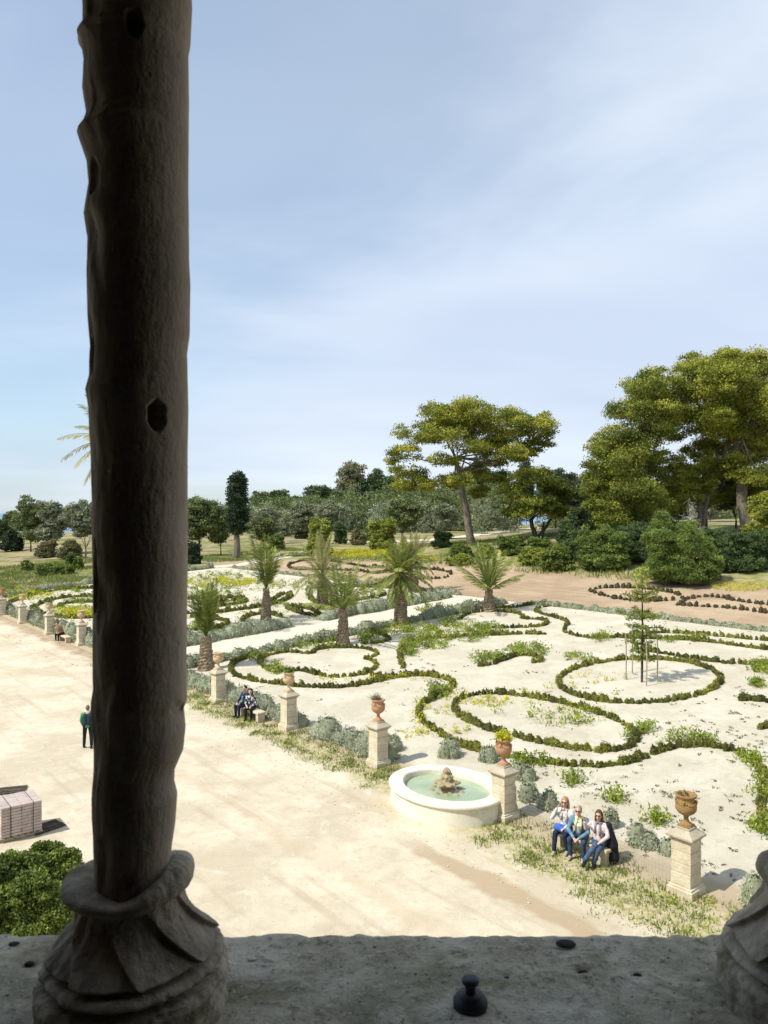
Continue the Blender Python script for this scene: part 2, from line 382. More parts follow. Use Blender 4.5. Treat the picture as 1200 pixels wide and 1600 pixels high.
# weedy verge at the foot of the pedestals
vn = g.math('MULTIPLY_ADD', g.math('SUBTRACT', g.noise(0.8, 7, .65, g.geo), .5), 2.6, g.s)
near = g.rng(g.u, 10, 22, -.8, 0.0)
vg = g.rng(g.math('SUBTRACT', vn, near), -1.5, -.7)
vcol = g.mix(g.rng(g.noise(5, 6, .7, g.geo), .42, .6), (0.5, 0.42, 0.29), (0.33, 0.32, 0.13))
vcol = g.mix(g.rng(g.u, 44, 48), vcol, g.mix(g.rng(b, .4, .6), (0.34, 0.25, 0.16), (0.45, 0.36, 0.24)))
col = g.mix(vg, col, vcol)
col = g.mix(g.rng(g.voro(5, g.geo), .03, .1, .5, 0), col, (0.28, 0.23, 0.16)); col = g.mix(g.rng(fine, .6, .72, 0, .5), col, (0.3, 0.25, 0.18))
g.color(col); g.bump(g.math('ADD', g.math('MULTIPLY', c, .5), b), 0.6, 0.06); M['sand'] = g.m

g = ground_base('white_gravel')
a = g.noise(0.5, 5, 0.6, g.geo); c = g.noise(22, 6, .8, g.geo); v = g.voro(9, g.geo)
col = g.mix(g.rng(a, .35, .65), (0.53, 0.48, 0.37), (0.63, 0.585, 0.475)); col = g.mix(g.rng(c, .52, .68, 0, .6), col, (0.36, 0.33, 0.25)); col = g.mix(g.rng(g.noise(3.5, 7, .7, g.geo), .5, .7, 0, .5), col, (0.42, 0.38, 0.29))
edge = g.math('MULTIPLY_ADD', g.math('SUBTRACT', g.noise(1.2, 6, .6, g.geo), .5), 1.4, g.s)
col = g.mix(g.rng(edge, .9, 1.6, .9, 0), col, (0.45, 0.36, 0.24))
col = g.mix(g.rng(g.noise(1.1, 8, .75, g.geo, .8), .52, .68, 0, .6), col, (0.44, 0.38, 0.27)); col = g.mix(g.rng(g.voro(7, g.geo), .04, .13, .55, 0), col, (0.2, 0.18, 0.1)); col = g.mix(g.rng(g.noise(55, 3, .6, g.geo), .6, .7, 0, .6), col, (0.25, 0.22, 0.15))
g.color(col); g.bump(c, .7, .06); M['gravel'] = g.m
g = ground_base('pale_path'); a = g.noise(.6, 5, .6, g.geo); c = g.noise(14, 6, .75, g.geo)
col = g.mix(g.rng(a, .35, .65), (0.56, 0.51, 0.4), (0.63, 0.59, 0.48)); col = g.mix(g.rng(c, .56, .7, 0, .4), col, (0.45, 0.4, 0.3)); g.color(col); g.bump(c, .4, .04); M['path'] = g.m
g = ground_base('tilled_earth'); a = g.noise(.25, 5, .6, g.geo); c = g.noise(5, 8, .75, g.geo)
fr = g.n('ShaderNodeCombineXYZ'); g.l(g.math('MULTIPLY', g.s, 2.0), fr.inputs[0]); g.l(g.math('MULTIPLY', g.u, .12), fr.inputs[1]); fur = g.noise(1.6, 4, .5, fr.outputs[0])
col = g.mix(g.rng(a, .35, .65), (0.35, 0.255, 0.165), (0.46, 0.35, 0.235)); col = g.mix(g.rng(c, .45, .7, 0, .5), col, (0.27, 0.2, 0.13)); col = g.mix(g.rng(fur, .5, .65, 0, .4), col, (0.5, 0.4, 0.28))
e = g.math('MULTIPLY_ADD', g.math('SUBTRACT', g.noise(.35, 6, .65, g.geo), .5), 8.0, g.s)
gc = g.mix(g.rng(g.noise(1.2, 5, .6, g.geo), .4, .6), (0.2, 0.23, 0.065), (0.36, 0.31, 0.16)); col = g.mix(g.rng(e, 42, 46), col, gc)
g.color(col); g.bump(c, .8, .12); M['earth'] = g.m
g = ground_base('rough_meadow'); a = g.noise(.09, 7, .65, g.geo); b = g.noise(.5, 6, .65, g.geo); c = g.noise(5, 6, .7, g.geo)
col = g.mix(g.rng(b, .38, .62), (0.13, 0.15, 0.04), (0.25, 0.26, 0.085)); col = g.mix(g.rng(a, .4, .53, 0, .85), col, (0.38, 0.3, 0.185)); col = g.mix(g.rng(g.noise(.22, 6, .65, g.geo), .5, .6, 0, .8), col, (0.1, 0.12, 0.04)); col = g.mix(g.rng(c, .5, .7, 0, .5), col, (0.09, 0.11, 0.035))
g.color(col); g.bump(c, .8, .1); M['meadow'] = g.m

# ------------------------------------------------------------------ ground sheets on one (s,u) lattice
def lines(parts):
    o = []
    for a, b, d in parts: o += list(np.arange(a, b, d))
    return np.array(sorted(set(np.round(o, 4)))+[parts[-1][1]])
sl = lines([(-700, -80, 60), (-80, -10, 5), (-10, 0, 0.5), (0, 31, 1), (31, 52, 1), (52, 100, 3), (100, 220, 10), (220, 1700, 80)])
ul = lines([(-1200, -60, 60), (-60, -8, 4), (-8, 42.5, 0.5), (42.5, 47, .5), (47, 92, 1), (92, 180, 4), (180, 460, 20), (460, 2400, 120)])
SS, UU = np.meshgrid(sl, ul, indexing='ij'); XX, YY = xy(SS, UU); ZZ = th(XX, YY)
rub = (sstep(-3.2, -1.2, SS)*(1-sstep(-.6, .2, SS))*sstep(45, 49, UU)*(1-sstep(88, 92, UU)))
ZZ = ZZ + rub*0.16*np.abs(np.sin(UU*1.7+SS*3)*np.cos(UU*.9))
sc_, uc_ = (sl[:-1]+sl[1:])/2, (ul[:-1]+ul[1:])/2
SC, UC = np.meshgrid(sc_, uc_, indexing='ij')
inpar = (SC > 0) & (SC < 31) & (UC < 91)
inpath = inpar & (UC > 42.5) & (UC < 47)
field = (SC > 31) & (SC < 49) & (UC < 100)
court = (SC < 0) & (UC < 120)
masks = {'courtyard': (court, 'sand'), 'garden_gravel': (inpar & ~inpath, 'gravel'), 'path': (inpath, 'path'),
         'tilled_field': (field, 'earth'), 'ground': (~(court | inpar | field), 'meadow')}
nu = len(ul)
for nm, (mk, mt) in masks.items():
    ii, jj = np.nonzero(mk); F = np.stack([ii*nu+jj, (ii+1)*nu+jj, (ii+1)*nu+jj+1, ii*nu+jj+1], 1)
    used, inv = np.unique(F, return_inverse=True)
    V = np.stack([XX.ravel()[used], YY.ravel()[used], ZZ.ravel()[used]], 1)
    o = mesh_obj(nm, np_mesh(nm, V, inv.reshape(F.shape), True), M[mt]); tag(o, kind='structure')
m = MB(); m.add([(-3500, 300, -13), (2500, 300, -13), (2500, 5500, -13), (-3500, 5500, -13)], [(0, 1, 2, 3)])
tag(m.build('sea', M['sea']), kind='structure')
# pale dirt tracks beyond the field
def strip(name, pts, w, mat, lift=0.05):
    pts = [Vector(p) for p in pts]; V = []; F = []
    fine = []
    for a, b in zip(pts[:-1], pts[1:]):
        k = max(2, int((b-a).length/2))
        fine += [a.lerp(b, i/k) for i in range(k)]
    fine.append(pts[-1])
    nw = 7
    for i, p in enumerate(fine):
        d = (fine[min(i+1, len(fine)-1)]-fine[max(i-1, 0)]); d.z = 0; d.normalize(); nrm = Vector((-d.y, d.x, 0))
        ww = w*(1+.25*math.sin(i*.7)+.15*math.sin(i*1.9))
        for k in range(nw):
            q = p+nrm*ww*(k/(nw-1)-.5); V.append((q.x, q.y, float(th(q.x, q.y))+lift-(0.09 if k in (0, nw-1) else 0)))
    for i in range(len(fine)-1):
        for k in range(nw-1): F.append((i*nw+k, (i+1)*nw+k, (i+1)*nw+k+1, i*nw+k+1))
    return tag(mesh_obj(name, np_mesh(name, V, F, True), mat), kind='structure')
strip('dirt_track', [P(300, 890), P(380, 882), P(430, 873), P(478, 862)], 2.6, M['path'])
strip('far_road', [P(540, 846), P(640, 846), P(730, 838), P(800, 828), P(880, 822), P(1000, 816), P(1100, 812), P(1240, 812)], 5.0, M['path'], .12)

# ------------------------------------------------------------------ foliage generators
def leaves(C, size, tint, flat=0.0, up=0.0, asp=0.6, r=rng):
    """one quad per row of C; returns V,F,tint"""
    n = len(C)
    a = r.normal(size=(n, 3)); a[:, 2] += up*2.0; a /= np.linalg.norm(a, axis=1, keepdims=True)
    b = r.normal(size=(n, 3)); b -= a*np.sum(a*b, 1, keepdims=True); b /= np.linalg.norm(b, axis=1, keepdims=True)
    sz = (size*(0.6+0.8*r.random(n)))[:, None]
    a = a*sz; b = b*sz*asp
    V = np.stack([C-a*.5-b*.15, C+b*.5, C+a*.5+b*.1, C-b*.5], 1).reshape(-1, 3)
    F = np.arange(4*n).reshape(n, 4)
    return V, F, tint
def foliage_obj(name, C, size, tint, mat, parent=None, up=0.0, asp=0.6):
    V, F, t = leaves(C, size, tint, up=up, asp=asp)
    me = np_mesh(name, V, F)
    at = me.attributes.new('tint', 'FLOAT', 'FACE'); at.data.foreach_set('value', np.asarray(t, np.float32))
    return mesh_obj(name, me, mat, parent)
def crown_points(lobes, clumps_per, leaves_per, crad, shell=0.55, under=0.55, r=rng):
    """lobes (x,y,z,rx,ry,rz,weight): each lobe carries rounded tufts on its surface, each tuft a shell of leaves"""
    C = []; T = []
    for lb in lobes:
        c = np.array(lb[:3]); rr = np.array(lb[3:6]); wt = lb[6] if len(lb) > 6 else 1.0
        n = max(12, int(clumps_per*wt)*leaves_per)
        sr = min(crad*1.5, .55*float(np.mean(rr)))
        k = int(np.clip(5.0*float(rr[0]*rr[2]+rr[1]*rr[2]+rr[0]*rr[1])/3/(sr*sr), 8, 160))
        d = r.normal(size=(k, 3)); d /= np.linalg.norm(d, axis=1, keepdims=True); low = d[:, 2] < 0; d[low, 2] *= under
        cc = c+d*(np.maximum(rr-sr*.25, rr*.7))*(shell+(1-shell)*r.random((k, 1))**.4)*(1+.08*r.normal(size=(k, 1)))
        ss = sr*(.45+.75*r.random(k)); tt = np.clip(.5+.27*r.normal(size=k)+.15*d[:, 2], 0, 1)  # tint rises towards the lobe top: lighter tops, shaded undersides painted in
        pr = ss**2/np.sum(ss**2); idx = r.choice(k, n, p=pr)
        e = r.normal(size=(n, 3)); e /= np.linalg.norm(e, axis=1, keepdims=True); e[:, 2] = np.where(e[:, 2] < -.25, -e[:, 2]*r.random(n), e[:, 2])
        q = cc[idx]+e*ss[idx][:, None]*(0.55+.65*r.random((n, 1))**1.5)*np.array([1, 1, .78])
        m_ = r.random(n) < .14; z_ = r.normal(size=(int(m_.sum()), 3)); z_ /= np.linalg.norm(z_, axis=1, keepdims=True); q[m_] = c+z_*r.random((len(z_), 1))**.5*.92*rr
        C.append(q); T.append(tt[idx]*.72+r.random(n)*.16+.12*np.clip(e[:, 2]+.3, 0, 1))  # leaves on a tuft's upper side tinted lighter, as if lit from above
    return np.concatenate(C), np.concatenate(T)
def trunk_mesh(mb, base, path, r0, r1, n=9):
    pts = [Vector(base)]+[Vector(p) for p in path]
    fine = []
    for a, b in zip(pts[:-1], pts[1:]):
        for i in range(4): fine.append(a.lerp(b, i/4)+Vector((random.uniform(-1, 1), random.uniform(-1, 1), 0))*r0*.18*(1 if fine else 0))
    fine.append(pts[-1]); k = len(fine)
    rad = [r0*(1.25 if i == 0 else 1)*(1-i/(k-1))+r1*(i/(k-1)) for i in range(k)]
    mb.tube(fine, rad, n)
KIND = {'pine': ('pine', 'bark'), 'pine_deep': ('pine_deep', 'barkdark'), 'oak': ('oak', 'barkdark'), 'olive': ('olive', 'bark'),
        'dark': ('dark', 'barkdark'), 'cypress': ('cypress', 'bark'), 'brown': ('brownbush', 'bark'), 'bush': ('bush', 'barkdark'), 'yellow': ('yellowbush', 'barkdark')}
def hero_tree(name, label, bx, by, lobes_px, kind, trunk_px=None, r0=0.5, leaf=None, cl=60, lp=26, crad=.5, depth=0.6, group=None, stems=None, D=None, cat='tree', cov=1.0, grow=1.0):
    """base at picture position; lobes (px,py,rpx,rpy[,depth offset m]) are given at the tree's own distance"""
    b = P(bx, by); mpp = b.y/FPX
    root = empty(name, b, 0, label, cat, group); leaf = mpp*2.7
    lp = 46; crad = max(crad*1.15, mpp*4)
    def loc(px, py, dy=0): return Vector(((px-600)*mpp-b.x, dy, H-(py-HOR)*mpp-b.z))
    lob = []
    for i, q in enumerate(lobes_px):
        rx, rz = q[2]*mpp, q[3]*mpp; dy = q[4] if len(q) > 4 else random.uniform(-1, 1)*depth*max(rx, 2.0)
        c = loc(q[0], q[1], dy); rx *= grow; rz *= grow; vol = grow*cov*1.15*12.57*q[2]*q[3]/(.3*2.7**2)/lp
        lob.append((c.x, c.y, c.z, rx, (rx+rz)/2*1.15, rz, vol))
    # lobes further back / nearer so the crown is as deep as wide
    wid = (max(q[0] for q in lobes_px)-min(q[0] for q in lobes_px))*mpp/2
    ex = []
    for k in range(max(2, len(lob)//3)):
        q = random.choice(lob); sgn = 1 if k % 2 else -1
        ex.append((q[0]*.6, sgn*wid*.55, q[2]-q[5]*.35, q[3]*.9, q[4]*.9, q[5]*.8, q[6]*.8))
    lob += ex
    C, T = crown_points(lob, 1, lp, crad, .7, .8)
    mb = MB()
    tp = trunk_px or [(bx, (by+min(q[1] for q in lobes_px))/2)]
    top = [loc(x, y) for x, y in tp]
    trunk_mesh(mb, (0, 0, -.3), top, r0, r0*.45)
    for q in lob[::2]:
        a = top[random.randrange(max(0, len(top)-2), len(top))] if len(top) > 1 else top[0]
        e = Vector(q[:3]); midp = a.lerp(e, .5)+Vector((0, 0, -.12*(e-a).length))
        trunk_mesh(mb, a, [midp, e], r0*.24, r0*.05, 6)
    if stems:
        for st in stems: trunk_mesh(mb, (loc(*st[0]).x, 0, -.2), [loc(*p) for p in st[1:]], r0*.8, r0*.3)
    mb.build('trunk', M[KIND[kind][1]], root, True)
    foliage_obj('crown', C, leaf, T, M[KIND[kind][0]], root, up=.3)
    return root
def auto_tree(name, label, px, by, top, w, kind, group=None, trunk=.28, dens=1.0, cat='tree', leaf=None, seedlobes=9, sparse=1.0, r0=None):
    h = by-top
    lob = []
    ch = h*(1-trunk)
    for i in range(seedlobes):
        t = random.random(); yy = top+ch*(.16+.66*t); wv = w/2*math.sin(math.pi*min(max(.22+.6*t, .15), .95))
        x = px+random.uniform(-1, 1)*wv*.62
        lob.append((x, yy, w*random.uniform(.2, .3), ch*random.uniform(.16, .25)))
    lob.append((px, top+ch*.5, w*.3, ch*.32)); lob.append((px-w*.03, top+ch*.2, w*.22, ch*.2))
    b = P(px, by); mpp = b.y/FPX; wm = w*mpp
    return hero_tree(name, label, px, by, lob, kind, [(px, by-h*trunk*.9)], r0 or max(.1, wm*.028), leaf or max(.16, mpp*2.6), 0, 46, max(wm*.06, mpp*3.4), .5, group, None, None, cat, dens*sparse)
def bush(name, label, px, by, w, h, kind, group=None, dens=1.0, leaf=None, cat='shrub'):
    b = P(px, by); mpp = b.y/FPX; wm, hm = w*mpp, h*mpp*1.18; leaf = max(mpp*2.4, .065)
    root = empty(name, b+Vector((0, wm*.25, 0)), 0, label, cat, group); root.location.z = float(th(b.x, b.y+wm*.25))
    lob = []
    for i in range(13):
        a = 2*math.pi*random.random(); q = random.random()**.6*.36
        lob.append((math.cos(a)*wm*q, math.sin(a)*wm*q, hm*random.uniform(.22, .66), wm*random.uniform(.12, .22), wm*.19, hm*random.uniform(.16, .3), 1))
    lob.append((0, 0, hm*.4, wm*.36, wm*.36, hm*.42, 2.5))
    for a in range(7): lob.append((math.cos(a*.9)*wm*.34, math.sin(a*.9)*wm*.34, hm*.16, wm*.17, wm*.17, hm*.17, .8))
    C, T = crown_points(lob, int(1.5*12.57*(w*.22)*(h*.27)/(.3*2.4**2)/18)+3, 18, max(wm*.06, mpp*2.4), .5, .9)
    ok = C[:, 2] > 0.02*hm; C = C[ok]; T = T[ok]
    mb = MB()
    for i in range(6):
        q = random.choice(lob); trunk_mesh(mb, (random.uniform(-.05, .05)*wm, random.uniform(-.05, .05)*wm, -.1), [(q[0]*.6, q[1]*.6, q[2]*.5), q[:3]], .02*wm**.8+.02, .012, 5)
    mb.build('stem', M['barkdark'], root, True)
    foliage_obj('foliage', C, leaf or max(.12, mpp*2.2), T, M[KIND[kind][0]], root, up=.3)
    return root

# ------------------------------------------------------------------ trees
hero_tree('umbrella_pine', 'tall spreading umbrella pine with a bare leaning trunk, alone in the middle of the view', 738, 852,
  [(740, 652, 50, 20, 0), (690, 656, 36, 20), (785, 658, 40, 20), (650, 680, 32, 18), (636, 712, 26, 15), (838, 668, 28, 18, -1), (846, 690, 20, 15), (808, 690, 32, 20, 1), (715, 668, 40, 18, 3),
   (735, 638, 40, 9), (765, 682, 36, 18, 3), (730, 704, 30, 11, -3), (688, 722, 24, 11, -2), (642, 738, 28, 16, 2), (628, 760, 16, 10), (660, 760, 22, 14), (768, 722, 26, 16, 3), (800, 715, 26, 14), (700, 750, 20, 12, 3), (738, 742, 26, 14, 4), (852, 662, 14, 14),
   (672, 690, 20, 9, -3), (780, 745, 22, 12, 3), (755, 770, 20, 12, 4), (680, 640, 22, 10), (612, 722, 10, 8), (825, 705, 20, 12)],
  'pine', [(727, 790), (718, 742), (712, 715)], .55, crad=.75, depth=.5, cov=1.15, grow=1.06)
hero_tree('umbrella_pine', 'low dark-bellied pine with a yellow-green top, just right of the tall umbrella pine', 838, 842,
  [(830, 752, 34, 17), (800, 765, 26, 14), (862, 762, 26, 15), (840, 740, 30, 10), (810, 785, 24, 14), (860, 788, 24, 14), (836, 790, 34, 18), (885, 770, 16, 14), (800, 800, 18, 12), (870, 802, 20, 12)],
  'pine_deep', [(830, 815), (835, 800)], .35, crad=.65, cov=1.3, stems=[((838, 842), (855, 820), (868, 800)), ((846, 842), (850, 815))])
hero_tree('stone_pine', 'huge stone pine filling the right edge, its crown reaching highest in the view', 1170, 838,
  [(1080, 585, 30, 18), (1118, 575, 34, 20), (1158, 572, 32, 18), (1195, 588, 36, 24), (1056, 612, 28, 22), (1100, 612, 36, 26, -3), (1145, 612, 38, 28), (1190, 632, 34, 30), (1080, 645, 32, 20), (1125, 650, 32, 24),
   (1165, 662, 34, 24), (1118, 680, 20, 13), (1200, 688, 28, 24), (1160, 694, 28, 16), (1240, 620, 45, 40), (1240, 690, 35, 25), (1055, 650, 20, 18), (1140, 556, 22, 9), (1185, 715, 26, 14), (1145, 722, 22, 12), (1200, 740, 22, 12, -3), (1090, 560, 18, 8), (1175, 560, 16, 7),
   (1130, 715, 24, 14, 3), (1165, 745, 26, 14, -2), (1205, 765, 22, 14), (1120, 745, 18, 14, 4), (1180, 770, 22, 12, 3), (1150, 780, 20, 10, 5), (1072, 672, 22, 16, 4), (1115, 700, 24, 14, 4), (1088, 668, 22, 14, 0), (1140, 735, 26, 14, 2), (1205, 715, 26, 20), (1110, 665, 26, 18, -2), (1145, 690, 30, 16, 4), (1130, 600, 30, 18, 6), (1170, 640, 30, 20, 7), (1100, 640, 30, 20, 7), (1198, 660, 22, 16)],
  'pine', [(1162, 790), (1158, 735), (1150, 680), (1145, 640)], .7, crad=.95, depth=.3, cov=1.2, grow=1.22, stems=[((1180, 838), (1195, 790), (1200, 740))])
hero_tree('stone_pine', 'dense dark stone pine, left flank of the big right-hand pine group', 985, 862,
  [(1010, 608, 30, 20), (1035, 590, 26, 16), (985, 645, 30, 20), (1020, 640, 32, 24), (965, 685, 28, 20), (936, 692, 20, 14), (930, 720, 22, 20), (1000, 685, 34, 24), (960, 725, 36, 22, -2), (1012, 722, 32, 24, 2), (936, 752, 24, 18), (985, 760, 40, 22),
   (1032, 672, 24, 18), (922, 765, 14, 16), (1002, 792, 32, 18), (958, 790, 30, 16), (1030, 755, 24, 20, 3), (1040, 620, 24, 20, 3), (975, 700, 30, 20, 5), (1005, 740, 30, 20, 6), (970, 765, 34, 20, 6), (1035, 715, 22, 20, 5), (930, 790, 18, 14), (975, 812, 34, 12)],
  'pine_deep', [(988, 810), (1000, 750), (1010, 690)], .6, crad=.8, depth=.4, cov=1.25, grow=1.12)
hero_tree('stone_pine', 'smaller pine with a leaning trunk below the gap in the right-hand pine group', 1088, 842,
  [(1078, 742, 24, 13), (1102, 735, 16, 12), (1058, 760, 22, 14), (1085, 765, 26, 14), (1045, 775, 18, 12), (1060, 728, 16, 13), (1070, 785, 24, 12), (1040, 716, 16, 12), (1048, 740, 18, 14), (1052, 795, 18, 10), (1110, 755, 12, 10)],
  'pine', [(1094, 800), (1090, 775)], .38, crad=.6, cov=1.2, grow=1.12, stems=[((1095, 842), (1102, 800), (1112, 745), (1118, 715))])
hero_tree('cypress', 'tall dark columnar cypress standing alone in the left half of the view', 370, 872,
  [(371, 748, 11, 11, 0), (370, 766, 14, 16, 0), (372, 788, 15, 16, 0), (370, 810, 16, 16, 0), (371, 828, 15, 12, 0), (363, 752, 6, 10, 0), (379, 754, 6, 12, 0), (362, 785, 7, 14, 0), (380, 805, 7, 14, 0), (362, 812, 7, 14, 0), (370, 790, 13, 40, 0), (370, 800, 12, 34, .8)],
  'cypress', [(370, 840), (370, 780)], .6, crad=.5, depth=.1, cov=1.8)
for q in [
  ('live_oak', 'grey-green oak with several thin trunks, immediately right of the foreground column', 312, 868, 778, 72, 'oak', .22, 1.2),
  ('live_oak', 'low oak leaning against the left foot of the tall cypress', 345, 868, 800, 46, 'oak', .22, 1.0),
  ('olive_tree', 'round silver olive tree at the left, second from the frame edge', 82, 868, 783, 64, 'olive', .22, 1.3),
  ('olive_tree', 'silver olive tree touching the left edge of the foreground column', 134, 872, 783, 66, 'olive', .2, 1.2),
  ('live_oak', 'darker green rounded tree behind the silver olives at the left', 48, 862, 776, 62, 'oak', .18, 1.1),
  ('tree', 'dark green tree top at the very left edge of the frame', 4, 858, 812, 34, 'dark', .2, 1.0),
  ('olive_tree', 'small grey olive beyond the cypress, half hidden behind its right side', 418, 850, 788, 44, 'olive', .15, .8),
  ('live_oak', 'mid-green scrubby tree at the right of the cypress foot', 412, 858, 808, 44, 'oak', .1, 1.0),
  ('olive_tree', 'grey-green olive on the slope left of the palms', 470, 842, 784, 60, 'olive', .12, 1.0),
  ('olive_tree', 'pale olive tree behind the palm crown in the garden centre', 515, 845, 782, 60, 'olive', .12, 1.0),
  ('eucalyptus', 'tall sparse brownish eucalyptus rising above the distant tree line', 546, 812, 721, 54, 'brown', .2, .8),
  ('tree', 'dense dark evergreen just right of the eucalyptus', 590, 808, 733, 54, 'dark', .1, 1.2),
  ('tree', 'broad dark green tree below the left side of the tall umbrella pine', 640, 815, 752, 84, 'dark', .1, 1.2),
  ('olive_tree', 'dark olive tree with a short forked trunk left of the tall pine trunk', 628, 852, 778, 66, 'oak', .25, 1.1),
  ('olive_tree', 'pale grey olive tree immediately left of the tall pine trunk', 696, 842, 786, 60, 'olive', .2, .8),
  ('tree', 'dark tree directly behind the tall pine trunk', 745, 822, 728, 60, 'dark', .1, 1.3),
  ('tree', 'dark cypress-like tree showing between the tall pine and the low pine', 822, 815, 712, 34, 'cypress', .1, 1.4),
  ('olive_tree', 'grey-green tree filling the gap between the low pine and the right-hand pines', 895, 832, 738, 60, 'olive', .15, 1.1),
  ('tree', 'dark green tree behind the low pine, on its right', 868, 825, 735, 56, 'dark', .15, 1.1),
  ('live_oak', 'dark oak at the edge of the far road below the big left pine flank', 905, 852, 790, 54, 'dark', .2, 1.1),
  ('tree', 'dark evergreen seen under the crown of the biggest pine', 1150, 826, 712, 84, 'dark', .15, 1.2),
  ('tree', 'yellow-green young pine at the right frame edge below the big pine', 1196, 862, 768, 60, 'pine', .2, 1.1),
]:
    auto_tree(q[0], q[1], q[2], q[3], q[4], q[5], q[6], None, q[7], q[8])
far = [(405, 806, 768, 46, 'oak'), (436, 804, 765, 44, 'dark'), (466, 806, 774, 40, 'oak'), (492, 806, 758, 50, 'dark'), (520, 808, 765, 44, 'oak'), (565, 806, 752, 42, 'dark'),
       (615, 806, 742, 50, 'oak'), (665, 806, 742, 46, 'dark'), (300, 806, 780, 40, 'oak'), (780, 808, 738, 52, 'oak'), (700, 806, 745, 46, 'oak'), (925, 808, 728, 46, 'dark'), (1010, 810, 748, 54, 'oak'),
       (1060, 812, 745, 54, 'dark'), (1110, 812, 738, 44, 'olive'), (1195, 810, 735, 54, 'oak'), (20, 830, 800, 36, 'oak'), (960, 808, 750, 50, 'oak'), (860, 806, 742, 44, 'oak'), (740, 806, 755, 40, 'oak')]
FL = ['rounded green tree in the hazy distant row, left of the two dark domes', 'dark domed tree on the skyline just right of the tall cypress', 'low green tree on the skyline between the dark domes', 'broad dark tree on the skyline left of the eucalyptus',
      'green tree on the skyline touching the eucalyptus', 'dark tree behind the eucalyptus foot', 'green tree rising behind the dark evergreen', 'dark tree behind the left lower branches of the tall pine',
      'distant green tree between the column and the cypress', 'green tree behind the right half of the tall pine', 'green tree behind the tall pine trunk, on its left', 'dark tree behind the left edge of the right-hand pine group',
      'green tree seen under the dense left pine of the right-hand group', 'dark tree seen through the gap of the right-hand pine group', 'greyish tree seen below the gap of the right-hand pines', 'green tree at the right frame edge behind the biggest pine',
      'low green tree on the skyline at the far left, beside the sea', 'green tree in the shade behind the dense left pine', 'green tree behind the low dark-bellied pine', 'green tree behind the tall pine trunk, on its right']
for q, lb in zip(far, FL): auto_tree('distant_tree', lb, q[0], q[1]+4, q[2], q[3], q[4], 'trees along the skyline', .06, 1.0, 'tree')
lob = []
for i in range(150):
    px = random.uniform(286, 1290); D_ = random.uniform(250, 330); a = (px-600)/FPX; gx = a*D_; g_ = float(th(gx, D_))
    topy = np.interp(px, [286, 440, 520, 640, 760, 900, 1050, 1290], [783, 775, 768, 752, 752, 750, 742, 740]); zt = H-(topy+random.uniform(-4, 14)-HOR)/FPX*D_
    hgt = max(4.5, zt-g_); lob.append((gx, D_, g_+hgt*.44, random.uniform(5, 9), random.uniform(5, 8), hgt*.54, random.uniform(.8, 1.2)))
C, T = crown_points(lob, 46, 40, 1.0, .6, 1.0)
T = T*.7+.15
tag(foliage_obj('woodland', C, .6, T, M['oak'], None, up=.3), kind='stuff')
lob2 = [(q[0]+random.uniform(-4, 4), q[1]-random.uniform(6, 30), q[2]-q[5]*.25, q[3]*.7, q[4]*.7, q[5]*.72, q[6]) for q in random.sample(lob, 60)]
for half, mt_, nm_ in ((lob2[:36], 'olive', 'olive_grove'), (lob2[36:], 'brown', 'scrubland')):
    C, T = crown_points(half, 40, 40, 1.0, .6, 1.0)
    tag(foliage_obj(nm_, C, .55, T, M[KIND[mt_][0]], None, up=.3), kind='stuff')
